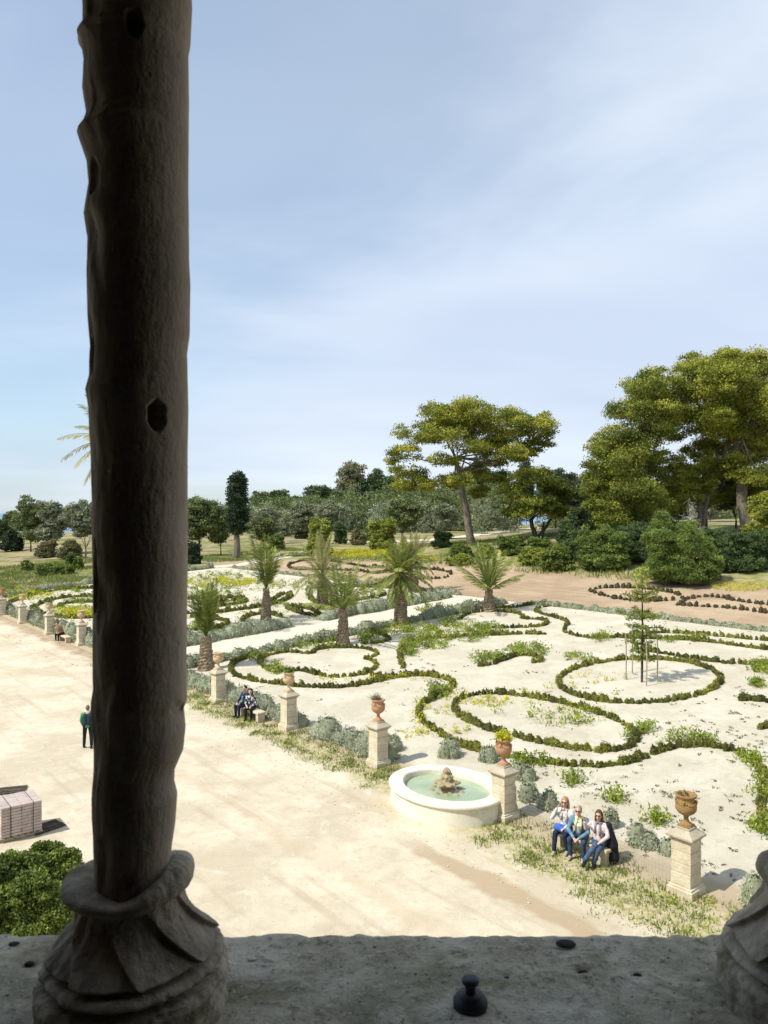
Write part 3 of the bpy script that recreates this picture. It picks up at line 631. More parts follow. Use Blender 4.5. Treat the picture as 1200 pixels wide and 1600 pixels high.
for q in [
  ('big rounded bright green bush at the right, the largest one before the brown field', 1080, 917, 122, 100, 'bush', 1.9),
  ('dark green bush left of the biggest rounded bush', 948, 893, 82, 66, 'bush', 1.4),
  ('green bush with sunlit top in the row beside the brown field', 872, 893, 56, 42, 'bush', 1.1),
  ('low green bush behind the short palm', 800, 868, 50, 30, 'bush', 1.0),
  ('rounded green bush at the foot of the low pine', 845, 868, 52, 28, 'bush', 1.0),
  ('small dark bush at the foot of the tall pine trunk', 722, 874, 36, 24, 'bush', .9),
  ('dark bush left of the tall pine trunk', 690, 856, 34, 28, 'dark', .9),
  ('very dark thicket right of the biggest rounded bush', 1165, 895, 82, 62, 'dark', 1.4),
  ('dark thicket between the two big bushes', 1005, 880, 88, 60, 'dark', 1.3),
  ('yellow-green pine scrub above the dark bush', 938, 846, 70, 54, 'yellow', 1.0),
  ('yellow-green pine scrub at the foot of the smaller pine', 1000, 842, 66, 66, 'yellow', 1.0),
  ('dark low shrub in the shadow of the right pines', 1118, 868, 60, 40, 'dark', 1.0),
  ('dark clipped bush at the right of the column', 300, 882, 28, 34, 'cypress', 1.4),
  ('dark rounded bush at the left frame edge', 14, 862, 38, 36, 'cypress', 1.2),
  ('small round green bush alone on the meadow at the left', 41, 893, 18, 18, 'bush', .8),
  ('low spreading green bush on the meadow at the left', 72, 900, 44, 18, 'bush', .8),
  ('green bush on the meadow next to the column', 114, 890, 28, 24, 'bush', .8),
  ('low olive-green bush in front of the left olives', 96, 898, 34, 16, 'bush', .7),
  ('brown dry shrub under the silver olives', 68, 872, 34, 26, 'brown', .7),
  ('brown dry shrub between the olive trunks', 104, 874, 40, 28, 'brown', .7),
  ('yellow-green shrub behind the left palm crowns', 497, 872, 44, 62, 'yellow', .9),
  ('small dark conifer bush on the slope left of centre', 532, 850, 22, 34, 'dark', .8),
  ('dark small bush among the olives on the slope', 470, 842, 22, 20, 'dark', .8),
  ('yellow-green shrub behind the full palm', 598, 862, 46, 52, 'yellow', .9),
  ('small grey bush beyond the yellow flowers', 560, 852, 26, 24, 'brown', .7),
  ('round green bush beside the short palm', 760, 873, 34, 22, 'yellow', .8),
  ('reddish dry shrub under the smaller pine', 1062, 808, 36, 22, 'brown', .7),
  ('pale green shrub at the right frame edge', 1190, 848, 46, 30, 'yellow', .8),
  ('dark green bush filling the space left of the rounded dark bush', 908, 878, 60, 50, 'dark', 1),
  ('green bush between the thicket and the yellow-green scrub', 968, 868, 70, 56, 'bush', 1),
  ('dark bush against the foot of the dense left pine', 1035, 862, 70, 52, 'dark', 1),
  ('olive-green bush left of the very dark thicket', 1120, 890, 50, 50, 'bush', 1),
  ('dark bush at the right frame edge beside the very dark thicket', 1205, 888, 60, 60, 'dark', 1),
  ('low pale green bush in front of the rounded bush row', 838, 884, 50, 26, 'yellow', 1),
  ('low yellow-green bush left of the short palm crown', 718, 884, 40, 16, 'yellow', 1),
  ('dark bush beside the far road, right of the low pine', 888, 850, 34, 34, 'dark', 1),
  ('small green bush on the slope behind the yellow flowers', 582, 846, 26, 24, 'bush', 1),
  ('small olive bush beyond the arching palm', 500, 838, 30, 24, 'bush', 1),
  ('grey-green bush on the slope right of the cypress', 446, 838, 30, 26, 'olive', 1),
  ('dark green bush far behind the thin-trunked palm', 432, 860, 26, 26, 'bush', 1),
  ('grey-green bush left of the tall pine, beyond the road', 655, 832, 34, 26, 'olive', 1),
  ('green bush beyond the road under the low pine', 790, 822, 40, 24, 'oak', 1),
  ('large dark green shrub just below the window at the bottom left', 18, 1500, 172, 148, 'bush', 3.5),
]:
    bush('shrub', q[0], q[1], q[2], q[3], q[4], q[5], None, q[6])
# pale leafless tree on the right
b = P(1078, 880); mpp = b.y/FPX
root = empty('bare_tree', b, 0, 'small leafless whitish tree in front of the dark thicket at the right', 'tree')
mb = MB(); hh = 92*mpp
trunk_mesh(mb, (0, 0, 0), [(.1, 0, hh*.35), (-.1, 0, hh*.7)], .1, .05, 6)
for i in range(46):
    z0 = random.uniform(.25, .9)*hh; a = random.uniform(0, 6.28); l = random.uniform(.8, 2.0)*(1.15-z0/hh)
    e = Vector((math.cos(a)*l, math.sin(a)*l, z0+random.uniform(-.1, .5)))
    mb.tube([(0, 0, z0), e*.5+Vector((0, 0, z0*.5+.1)), e], [.035, .025, .01], 4)
    for k in range(3): mb.tube([e*random.uniform(.5, .9)+Vector((0, 0, z0*.3)), e+Vector((random.uniform(-.5, .5), random.uniform(-.5, .5), random.uniform(.1, .5)))], [.015, .006], 3)
mb.build('trunk', M['twigs'], root)
# dark square stump under the pines
b = P(1097, 838); r_ = empty('tree_stump', b, 0, 'dark upright stump under the smaller pine', 'stump')
mb = MB(); mb.lathe([(.75, -.2), (.62, .5), (.6, 1.9), (.5, 2.1)], 10, fn=lambda a, z: 1+.1*math.sin(3*a+z)); mb.build('trunk', M['barkdark'], r_, True)

# ------------------------------------------------------------------ palms
def palm(name, label, px, py, trunk_h, trunk_r, frond_l, nf, style, mat='palm', group='palms in the garden', droop=1.0):
    b = P(px, py); root = empty(name, b, 0, label, 'palm', group)
    mb = MB(); V = []
    prof = []; k = int(trunk_h/.07)
    for i in range(k+1):
        t = i/k; prof.append((trunk_r*(1.1-.35*t if style == 'open' else 1.12-.62*t**.8), t*trunk_h-.05))
    mb.lathe(prof, 22, fn=lambda a, z: 1+.13*abs(math.sin(a*5.5+z*9))+.10*math.sin(z*55+a*3)*.7)
    for i in range(int(trunk_h*75)):        # old leaf bases standing off the trunk
        z = random.uniform(0, trunk_h); a = random.uniform(0, 6.28); rr = trunk_r*1.0
        rr = trunk_r*(1.1-.35*z/trunk_h if style == 'open' else 1.12-.62*(z/trunk_h)**.8); p = Vector((rr*math.cos(a), rr*math.sin(a), z)); e = p+Vector((math.cos(a)*.06, math.sin(a)*.06, .13)); mb.tube([p, e], [.05, .02], 4)
    mb.build('trunk', M['palmtrunk'], root)
    LV = []; LF = []; LT = []; n0 = 0; rm = MB()
    for i in range(nf):
        a = i*2.39996+random.uniform(-.2, .2); q = (i+.5)/nf
        if style == 'open': el = R(88-118*q**1.1+random.uniform(-8, 8)); ln = frond_l*random.uniform(.85, 1.1); dr = (.5+.55*q)*droop
        elif style == 'tied': el = R(89-20*q); ln = frond_l*random.uniform(.6, 1.05); dr = .25*droop
        else: el = R(84-55*q+random.uniform(-7, 7)); ln = frond_l*random.uniform(.7, 1.1); dr = .45*droop
        p = Vector((0, 0, trunk_h-.1)); d = Vector((math.cos(a)*math.cos(el), math.sin(a)*math.cos(el), math.sin(el)))
        pts = [p.copy()]; seg = 12
        for s_ in range(seg):
            p = p+d*(ln/seg); d = (d+Vector((0, 0, -dr/seg*1.3))).normalized(); pts.append(p.copy())
        rm.tube(pts, [.035*(1-.85*j/seg) for j in range(seg+1)], 4)
        nl = 34; tint = random.random()*.6
        side = Vector((-math.sin(a), math.cos(a), 0))
        for j in range(nl):
            t = .14+.86*j/(nl-1); f = t*seg; j0 = min(int(f), seg-1); c = pts[j0].lerp(pts[j0+1], f-j0); dd = (pts[j0+1]-pts[j0]).normalized(); upv = side.cross(dd)
            L_ = frond_l*(.21 if random.random() > .06 else .08)*math.sin(math.pi*min(1, .12+.8*t))**.7*random.uniform(.8, 1.1)
            for sg in (-1, 1):
                e = c+dd*L_*.62+side*sg*L_*.75+upv*random.uniform(.05, .35)*L_+Vector((0, 0, -.18*L_))
                w = dd*.065
                LV += [c-w, c.lerp(e, .5)-w*.8+Vector((0, 0, .02)), e, c.lerp(e, .5)+w*.9]; LF.append((n0, n0+1, n0+2, n0+3)); n0 += 4
                LT.append(tint+random.random()*.4)
    me = np_mesh('crown', np.array([tuple(v) for v in LV]), LF); at = me.attributes.new('tint', 'FLOAT', 'FACE'); at.data.foreach_set('value', np.array(LT, np.float32))
    c = mesh_obj('crown', me, M[mat], root)
    mesh_obj('frond_stalks', rm.mesh('frond_stalks'), M[mat], root)
    return root
palm('palm', 'palm with tied-up upright fronds, right beside the foreground column', 322, 1046, 1.9, .42, 3.3, 13, 'tied')
palm('palm', 'palm with sparse upright fronds and a thin trunk, second from the column', 416, 970, 2.5, .36, 4.4, 10, 'tied', droop=3.0)
palm('palm', 'palm with narrow upright crown standing on the near edge of the cross path', 536, 1007, 2.3, .37, 3.8, 13, 'semi')
palm('palm', 'palm with arching open crown behind the cross path, second left of the full palm', 504, 950, 2.9, .42, 3.4, 20, 'open', 'palmpale')
palm('palm', 'full palm with the roundest crown in the garden centre, thick patterned trunk', 626, 976, 3.7, .41, 2.9, 30, 'open')
palm('palm', 'small palm half hidden behind the right side of the full palm', 646, 925, 3.0, .42, 2.6, 28, 'open', 'palmpale')
palm('palm', 'short stout palm at the far corner of the white parterre', 764, 955, 1.6, .44, 3.9, 17, 'semi')
pt = P(186, 1004)
palm('tall_palm', 'tall palm behind the foreground column, only frond tips showing against the sky', 186, 1004, 13.9, .3, 4.0, 26, 'open', 'palmpale')

# ------------------------------------------------------------------ hedges
def resample(pts, d):
    out = [pts[0]]; acc = 0
    for a, b in zip(pts[:-1], pts[1:]):
        l = (b-a).length; t = d-acc
        while t < l: out.append(a.lerp(b, t/l)); t += d
        acc = (acc+l) % d
    return out
def smooth(pts, closed=False, it=2):
    for _ in range(it):
        o = []
        n = len(pts); rngk = range(n) if closed else range(n-1)
        if not closed: o.append(pts[0])
        for i in rngk:
            a, b = Vector(pts[i]), Vector(pts[(i+1) % n]); o += [a.lerp(b, .25), a.lerp(b, .75)]
        if not closed: o.append(pts[-1])
        pts = o
    if closed: pts = pts+[pts[0]]
    return pts
def plants_along(name, label, W_, width, height, mat, cat, sp=.26, nl=42, leaf=.075, up=0., skip=.04, group=None, core=True, wob=.075):
    """a row of small clipped plants; W_ world points"""
    pts = resample(W_, sp); C = []; T = []; mb = MB()
    o0 = pts[0].copy()
    for p in pts:
        if random.random() < skip: continue
        z = float(th(p.x, p.y)); vv = 1+.45*mn2.noise(Vector((p.x*.6, p.y*.6, 1)))+.25*mn2.noise(Vector((p.x*2.3, p.y*2.3, 5))); w = width*random.uniform(.8, 1.3)*vv; h = height*random.uniform(.6, 1.35)*vv
        p = Vector((p.x+random.uniform(-wob, wob), p.y+random.uniform(-wob, wob), z))-Vector((o0.x, o0.y, 0))
        d = rng.normal(size=(nl, 3)); d /= np.linalg.norm(d, axis=1, keepdims=True); d[:, 2] = np.abs(d[:, 2])
        r_ = (.7+.4*rng.random(nl))[:, None]
        C.append(np.array([p.x, p.y, p.z])+d*r_*np.array([w/2, w/2, h])); T.append(np.clip(.38+.8*mn2.noise(Vector((p.x*.35, p.y*.35, 9)))+rng.random()*.3, 0, .75)+rng.random(nl)*.25)
        if core: mb.lathe([(w*.40, -.03), (w*.42, h*.45), (w*.2, h*.85)], 6, (p.x, p.y, p.z))
    root = empty(name, (o0.x, o0.y, 0), 0, label, cat, group)
    C = np.concatenate(C); T = np.concatenate(T)
    V1, F1, t1 = leaves(C, leaf, T, up=up)
    if core:
        q = [(f if len(f) == 4 else None) for f in mb.F]; q = [f for f in q if f]
        V1 = np.concatenate([V1, np.array([tuple(v) for v in mb.V])]); F1 = np.concatenate([F1, np.array(q)+4*len(C)]); t1 = np.concatenate([t1, np.full(len(q), .35)])
    me = np_mesh('foliage', V1, F1); at = me.attributes.new('tint', 'FLOAT', 'FACE'); at.data.foreach_set('value', np.asarray(t1, np.float32))
    mesh_obj('foliage', me, M[mat], root)
    return root
def z3(*a): return [(600+x/2, 850+y/2) for x, y in a]
def z2(*a): return [(280+x/3, 850+y/3) for x, y in a]
def z1(*a): return [(x/3, 800+y/3) for x, y in a]
def tr(pts, closed=False): return [P(p[0], p[1]) for p in smooth([Vector(q) for q in pts], closed)]
ell = [(999.5+127*math.cos(t), 1064.5+34.5*math.sin(t)-2*math.cos(t)) for t in np.linspace(0, 2*math.pi, 28)[:-1]]
HG = 'box hedges drawn on the gravel parterre'
near_h = [
 ('round box hedge ring encircling the young conifer with stakes', ell, True),
 ('oval box hedge ring with yellow weeds, just beyond the fountain urn', z3((213, 510), (235, 483), (300, 468), (380, 469), (480, 482), (580, 503), (680, 533), (750, 563), (790, 598), (786, 625), (755, 642), (690, 651), (600, 642), (500, 622), (400, 602), (310, 577), (243, 545)), True),
 ('longest winding box hedge, passing behind the fountain urn to the right frame edge', z3((-40, 412), (0, 418), (60, 411), (130, 411), (190, 420), (222, 440), (205, 465), (160, 482), (115, 503), (105, 532), (130, 565), (180, 597), (230, 627), (300, 651), (380, 665), (480, 683), (580, 694), (680, 697), (760, 688), (830, 662), (890, 642), (960, 630), (1030, 632), (1100, 652), (1150, 677), (1185, 712), (1192, 760), (1180, 830), (1190, 900)), False),
 ('outer box hedge loop sweeping round the three-shaped hedge, near the middle urns', z2((1200, 618), (1100, 618), (1000, 630), (900, 652), (800, 672), (700, 675), (600, 670), (540, 667), (480, 657), (400, 652), (320, 637), (260, 620), (240, 592), (248, 562), (290, 545), (360, 518), (450, 497), (560, 473), (700, 460), (780, 440), (800, 418), (880, 414), (960, 428), (992, 450), (940, 466), (860, 468)), False),
 ('box hedge shaped like a sideways three, inside the outer loop', z2((500, 600), (430, 598), (395, 580), (372, 552), (400, 528), (460, 512), (540, 506), (620, 520), (640, 498), (700, 488), (800, 487), (880, 490), (938, 512), (900, 532), (860, 538), (915, 550), (932, 572), (900, 598), (850, 615), (760, 627), (680, 622), (620, 607), (570, 592), (500, 600)), False),
 ('box hedge hook overgrown with green weeds, left part of the heart shape', z3((62, 388), (50, 362), (52, 335), (85, 312), (140, 297), (220, 292), (300, 287), (380, 284), (450, 281), (505, 283)), False),
 ('short curled box hedge with weeds, right part of the heart shape', z3((300, 383), (335, 378), (380, 362), (430, 345), (480, 353), (498, 368), (460, 372)), False),
 ('far small curled box hedge in front of the short palm', z3((235, 236), (262, 216), (330, 210), (400, 214), (440, 225), (425, 236), (490, 235), (517, 247), (500, 257), (440, 262), (360, 263), (290, 263)), False),
 ('short arc of box hedge at the foot of the short palm', z3((180, 215), (250, 205), (340, 200), (400, 201), (460, 190)), False),
 ('S-shaped box hedge curving from the far edge to the right', z3((512, 196), (480, 200), (470, 211), (500, 222), (540, 231), (582, 246), (560, 264), (570, 280), (620, 292), (680, 297), (740, 290), (800, 280), (870, 277), (950, 281), (1050, 289), (1130, 297), (1210, 304)), False),
 ('long gently sloping box hedge behind the young conifer', z3((740, 294), (850, 297), (950, 300), (1030, 308), (1100, 319), (1210, 332)), False),
 ('box hedge just above the round ring, running to the right edge', z3((790, 328), (850, 340), (920, 352), (1000, 365), (1080, 374), (1210, 380)), False),
 ('short dark box hedge piece at the right edge, right of the round ring', z3((1115, 488), (1170, 488), (1230, 500)), False),
 ('small dark box hedge clump at the right edge above the long hedge', z3((1175, 578), (1215, 572), (1260, 566)), False),
]
for lb, pts, cl in near_h:
    wp = tr(pts, cl); D = sum(p.y for p in wp)/len(wp)
    plants_along('box_hedge', lb, wp, .25, .25, 'box', 'hedge', .15 if D < 50 else .2, 70 if D < 45 else 44, .08 if D < 45 else .11, group=HG)
far_h = [
 ('far box hedge stripe, left part behind the tied palm', z2((20, 260), (120, 258), (230, 255), (310, 250)), False, 'box'),
 ('small looping box hedge left of the second palm', z2((120, 295), (200, 270), (260, 266), (320, 262), (300, 280), (200, 292), (130, 302)), False, 'box'),
 ('long box hedge looping from the column to the cross path', z2((-60, 330), (30, 330), (120, 325), (200, 322), (280, 310), (360, 300), (440, 285), (500, 265), (530, 245), (520, 235), (480, 235), (440, 265), (400, 280)), False, 'box'),
 ('diamond-shaped box hedge beside the gap of the cross path', z2((500, 297), (580, 298), (640, 315), (655, 342), (580, 330), (520, 310)), True, 'box'),
 ('pear-shaped box hedge behind the arching palm', z2((605, 215), (608, 240), (625, 270), (680, 289), (740, 285), (800, 270), (860, 262), (940, 250), (965, 238)), False, 'box'),
 ('thin box hedge line along the far edge behind the palms', z2((600, 212), (700, 204), (800, 199), (900, 204), (1010, 209)), False, 'box'),
 ('short arched box hedge around the thin-trunked palm', z2((290, 382), (300, 348), (360, 330), (430, 329), (490, 345)), False, 'box'),
 ('box hedge curl next to the tied palm, by the lavender border', z2((-60, 430), (30, 412), (100, 402), (180, 401), (232, 377), (220, 360), (150, 350), (60, 345)), False, 'box'),
 ('box hedge oval left of the column, nearest the pedestals', z1((150, 452), (200, 425), (280, 405), (360, 398), (450, 398), (560, 405)), False, 'box'),
 ('box hedge arc inside the oval at the left', z1((275, 450), (300, 430), (380, 424), (450, 424), (540, 430)), False, 'box'),
 ('lower box hedge arc at the left, close to the lavender border', z1((150, 460), (220, 488), (330, 500), (450, 497), (560, 490)), False, 'box'),
 ('far box hedge stripe at the left, under the meadow', z1((100, 402), (200, 380), (300, 362), (440, 360), (560, 355)), False, 'box'),
 ('box hedge hook at the far left end of the garden', z1((20, 440), (60, 420), (120, 400), (180, 385), (160, 370), (90, 375)), False, 'box'),
 ('lens-shaped row of young box plants on the brown field at the right', [(922, 922), (940, 919), (959, 918), (995, 919), (1030, 923), (1058, 928), (1070, 937), (1067, 945), (1056, 946)], False, 'boxdry'),
 ('lower edge row of young box plants closing the lens on the brown field', [(922, 923), (934, 929), (953, 934), (979, 938), (1016, 940), (1058, 938)], False, 'boxdry'),
 ('upper wavy row of young box plants running to the right frame edge', [(1075, 936), (1104, 931), (1132, 935), (1160, 941), (1210, 946)], False, 'boxdry'),
 ('lower wavy row of young box plants running to the right frame edge', [(1058, 946), (1101, 948), (1129, 949), (1160, 953), (1210, 960)], False, 'boxdry'),
 ('pointed row of young box plants on the brown field behind the arching palm', [(470, 891), (453, 889), (449, 884), (461, 879), (477, 876), (497, 875), (515, 877), (536, 880), (557, 884), (581, 888), (605, 885)], False, 'boxdry'),
 ('lower row of young box plants on the brown field behind the palms', [(472, 891), (510, 890), (552, 892), (568, 893), (581, 897), (605, 895)], False, 'boxdry'),
 ('rounded end row of young box plants on the brown field right of the full palm', [(600, 892), (630, 891), (660, 889), (695, 892), (707, 898), (695, 904), (660, 905), (630, 905)], False, 'boxdry'),
]
for lb, pts, cl, mt in far_h:
    dry = mt == 'boxdry'
    plants_along('box_hedge', lb, tr(pts, cl), .4 if not dry else .36, .34 if not dry else .3, mt, 'hedge', .2 if not dry else .46, 38, .12, group=HG if not dry else 'rows of young box plants on the brown field', skip=.02)
def su_line(pts): return [Vector((*xy(s, u), 0)) for s, u in pts]
LG = 'clipped lavender borders'
def lav(label, pts, w, h, sp=.32, nl=190, leaf=.13, px=False, skip=.0, wob=.08):
    wp = tr(pts) if px else resample(su_line(pts), 1.0)
    wp = [Vector((p.x, p.y, 0)) for p in wp]
    return plants_along('lavender_hedge', label, wp, w, h, 'lav', 'hedge', sp, nl, leaf, .5, skip, LG, True, wob)
lav('thick lavender hedge along the far side of the cross path, part next to the column', [(1.2, 47.8), (13.6, 47.8)], 1.25, .75)
lav('thick lavender hedge along the far side of the cross path, part beyond the gap', [(16.8, 47.8), (30, 47.8)], 1.2, .75, .4)
lav('lavender hedge along the near side of the cross path, running up to the short palm', [(.8, 41.7), (30, 41.7)], 1.0, .6, .36)
lav('low thin lavender line along the back of the right parterre', [(31.2, -14), (31.2, 41)], .6, .34, .4, 110)
lav('low thin lavender line along the back of the left parterre', [(31.2, 48), (31.2, 90)], .6, .34, .5, 100)
lav('curved lavender hedge closing the garden at the far left', [(2, 86), (8, 89.5), (18, 91), (30, 91.5)], .9, .6, .5, 120)
lav('lavender hedge behind the pedestals left of the column', [(.9, 48.6), (.9, 84)], .9, .85, .4, 160)
lav('lavender hedge behind the two seated dark-clad people', [(.9, 27.6), (.9, 41)], .85, .7, .32, 300, .1)
lav('lavender hedge between the tall middle urn pedestals', [(.95, 21.9), (.95, 26.8)], .9, .68, .3, 380, .09)
lav('lavender hedge at the far right, behind the nearest pedestal', [(.8, 3.5), (.8, 9.0)], .85, .65, .3, 520, .07)
for q in [(610, 1172, 'dark lavender clump tucked against the back of the dry-twig urn pedestal'), (697, 1182, 'single lavender clump behind the left of the fountain rim'), (758, 1190, 'single lavender clump behind the fountain, beside the flowering urn'),
          (812, 1216, 'lavender clump right behind the flowering urn pedestal'), (822, 1250, 'grey lavender clump low beside the fountain pedestal'), (998, 1322, 'round grey lavender clump between the seated trio and the nearest pedestal'), (1044, 1334, 'small lavender clump touching the nearest pedestal'),
          (850, 1262, 'lavender clump just left of the seated trio'), (945, 1292, 'lavender clump behind the waving woman')]:
    p = P(q[0], q[1]); plants_along('lavender_clump', q[2], [p, p+Vector((.28, -.1, 0)), p+Vector((.05, .25, 0))], .55, .55, 'lav', 'lavender plant', .24, 330, .075, .6, 0, 'single lavender clumps', True)

# ------------------------------------------------------------------ weeds, grass, seedlings: uncountable
def scatter_obj(name, pts, r_, h, nl, leaf, mat, up=.8, pat=None):
    C = []; T = []
    for (x, y) in pts:
        z = float(th(x, y)); k = max(3, int(nl*random.uniform(.5, 1.4))); q = random.uniform(.5, 1.3)
        o = rng.normal(size=(k, 3))*np.array([r_, r_, 0])*q; o[:, 2] = rng.random(k)*h*q
        C.append(np.array([x, y, z])+o); T.append(rng.random()*.6+.4*rng.random(k))
    o = foliage_obj(name, np.concatenate(C), leaf, np.concatenate(T), M[mat], None, up=up, asp=.4)
    return tag(o, kind='stuff')
def patch(cx, cy, rx, ry, n):
    o = []
    for i in range(n):
        a = random.random()*6.283; q = random.random()**.5
        p = P(cx+rx*q*math.cos(a), cy+ry*q*math.sin(a)); o.append((p.x, p.y))
    return o
wp = []
for q in [(672, 1002, 34, 14, 60), (735, 990, 34, 14, 55), (760, 985, 22, 10, 30), (700, 975, 14, 8, 20), (822, 1018, 34, 9, 45), (760, 1030, 26, 6, 30), (640, 1012, 16, 14, 40), (690, 955, 40, 8, 40), (655, 985, 30, 6, 30), (610, 985, 40, 8, 40),
          (430, 1045, 14, 8, 16), (400, 1030, 10, 6, 10), (575, 1000, 16, 6, 18), (490, 1010, 40, 5, 20), (685, 1082, 14, 10, 26), (900, 1030, 30, 5, 10), (938, 998, 16, 5, 14), (1190, 1045, 16, 10, 26), (1185, 1070, 12, 6, 12), (1170, 1190, 18, 8, 12), (1190, 1230, 8, 26, 10),
          (1190, 1298, 10, 8, 12), (895, 1222, 16, 7, 9), (960, 1252, 7, 3, 6), (1027, 1285, 8, 4, 8), (1010, 1140, 14, 7, 9), (1070, 1000, 40, 5, 14), (990, 1150, 10, 5, 6), (1080, 1160, 40, 8, 16), (855, 1120, 80, 16, 16), (820, 1195, 30, 3, 12),
          (350, 905, 70, 9, 80), (440, 915, 40, 6, 36), (330, 925, 60, 10, 50), (390, 945, 60, 8, 40), (560, 925, 50, 8, 40), (520, 948, 36, 6, 30), (600, 910, 30, 5, 20), (310, 985, 30, 8, 20), (60, 925, 60, 6, 50), (110, 955, 40, 8, 50), (30, 935, 24, 6, 24), (120, 920, 30, 5, 30), (130, 940, 30, 5, 24)]:
    wp += patch(*q)
scatter_obj('weeds', wp, .17, .36, 44, .13, 'weed')
fp = []
for q in [(700, 1100, 40, 22, 22), (655, 1110, 8, 30, 26), (755, 1095, 44, 10, 44), (640, 1060, 70, 5, 26), (650, 1150, 50, 10, 14), (900, 1120, 60, 12, 16), (930, 1060, 50, 8, 14), (540, 1065, 60, 6, 16), (345, 912, 60, 8, 30), (550, 866, 60, 7, 150), (640, 875, 40, 6, 60), (1160, 918, 46, 7, 150), (690, 985, 50, 12, 24),
          (120, 960, 30, 6, 20), (50, 932, 40, 6, 16), (870, 1090, 120, 20, 24), (700, 1145, 60, 5, 16), (380, 980, 80, 10, 14), (595, 985, 30, 6, 16)]:
    fp += patch(*q)
scatter_obj('yellow_flowers', [q for q in fp if q[1] < 62], .09, .26, 16, .1, 'flower')
scatter_obj('yellow_wildflowers', [q for q in fp if q[1] >= 62]*2, .38, .5, 34, .2, 'flower')
# seedlings: regular small tufts over the right-hand parterre
sp = []
for i in range(9500):
    s_ = random.uniform(1.2, 30.5); u_ = random.uniform(-12, 41); x, y = xy(s_, u_)
    d = .5+.5*math.sin(s_*.9+1)*math.cos(u_*.7)
    pr = .11*d if u_ > 17 else .5*d+.12
    if s_ > 18: pr *= .5
    if random.random() < pr*.8: sp.append((x, y))
sp = [(x+random.gauss(0, .12), y+random.gauss(0, .12)) for x, y in sp for _ in range(2)]
scatter_obj('seedlings', sp, .045, .05, 14, .062, 'speck', .3)
sp = []
for i in range(1300):
    s_ = random.uniform(1, 30); u_ = random.uniform(48, 89)
    if random.random() < .6: sp.append(xy(s_, u_))
scatter_obj('weed_tufts', sp, .16, .2, 14, .14, 'weed')
def blades(name, pts, h, n, mat, spread=.1, wd=.012):
    V = []; T = []
    for (x, y) in pts:
        z = float(th(x, y)); k = int(n*random.uniform(.5, 1.5)); tt = random.random()*.6
        o = rng.normal(size=(k, 2))*spread; a = rng.random(k)*6.283; hh = h*(.4+.8*rng.random(k)); ln = rng.normal(size=(k, 2))*hh[:, None]*.35
        for i in range(k):
            bx, by = x+o[i, 0], y+o[i, 1]; dx_, dy_ = math.cos(a[i])*wd, math.sin(a[i])*wd
            V += [(bx-dx_, by-dy_, z-.01), (bx+dx_, by+dy_, z-.01), (bx+ln[i, 0], by+ln[i, 1], z+hh[i])]; T.append(tt+.4*random.random())
    me = np_mesh(name, V, np.arange(len(V)).reshape(-1, 3)); at = me.attributes.new('tint', 'FLOAT', 'FACE'); at.data.foreach_set('value', np.array(T, np.float32))
    return tag(mesh_obj(name, me, M[mat]), kind='stuff')
gp = []
for i in range(5200):
    u_ = random.uniform(4, 47); lim = -1.15-.9*float(sstep(24, 8, u_)) if False else -1.3-1.0*(1-float(sstep(9, 20, u_)))
    s_ = random.uniform(lim-.3, .75); x, y = xy(s_, u_)
    if 15.6 < u_ < 20.2 and s_ < 1.7: continue
    dens = .5+.5*math.sin(u_*2.1+s_*3)*math.cos(s_*4-u_*1.3)
    edge_ = 1-float(sstep(lim+.7, lim-.3, s_)) if False else float(sstep(lim-.3, lim+.7, s_))
    if random.random() < (.2+.8*dens)*edge_: gp.append((x, y))
blades('grass', gp[::2], .12, 16, 'grass', .13, .014)
scatter_obj('verge_weeds', [q for i, q in enumerate(gp) if i % 9 == 1], .15, .09, 22, .1, 'weed')
gp = []
for i in range(9000):
    u_ = random.uniform(-5, 130); s_ = random.uniform(42, 66)
    if i > 6000: s_ = random.uniform(2, 40); u_ = random.uniform(93, 125)
    x, y = xy(s_, u_); gp.append((x, y))
blades('meadow_grass', [q for q in gp if mn2.noise(Vector((q[0]*.09, q[1]*.09, 3))) > -.05], .42, 10, 'grass', .4, .05)
# loose stones and earth lumps on the courtyard edge
mb = MB()
for i in range(900):
    if i < 600: u_ = random.uniform(4, 46); s_ = random.gauss(-1.9, .9)
    else: u_ = random.uniform(47, 84); s_ = random.uniform(-2.8, -.4)
    x, y = xy(s_, u_); r_ = random.uniform(.012, .035)*(2.2 if i >= 600 else 1)
    mb.ball((x, y, float(th(x, y))+r_*.3), (r_*1.3, r_, r_*.7), 5, 3)
for i in range(2600):
    u_ = random.uniform(6, 50); s_ = random.uniform(-16, -1)
    x, y = xy(s_, u_); r_ = random.uniform(.008, .022)
    mb.ball((x, y, r_*.3), (r_*1.3, r_, r_*.8), 4, 2)
tag(mb.build('loose_stones', M['bench']), kind='stuff')

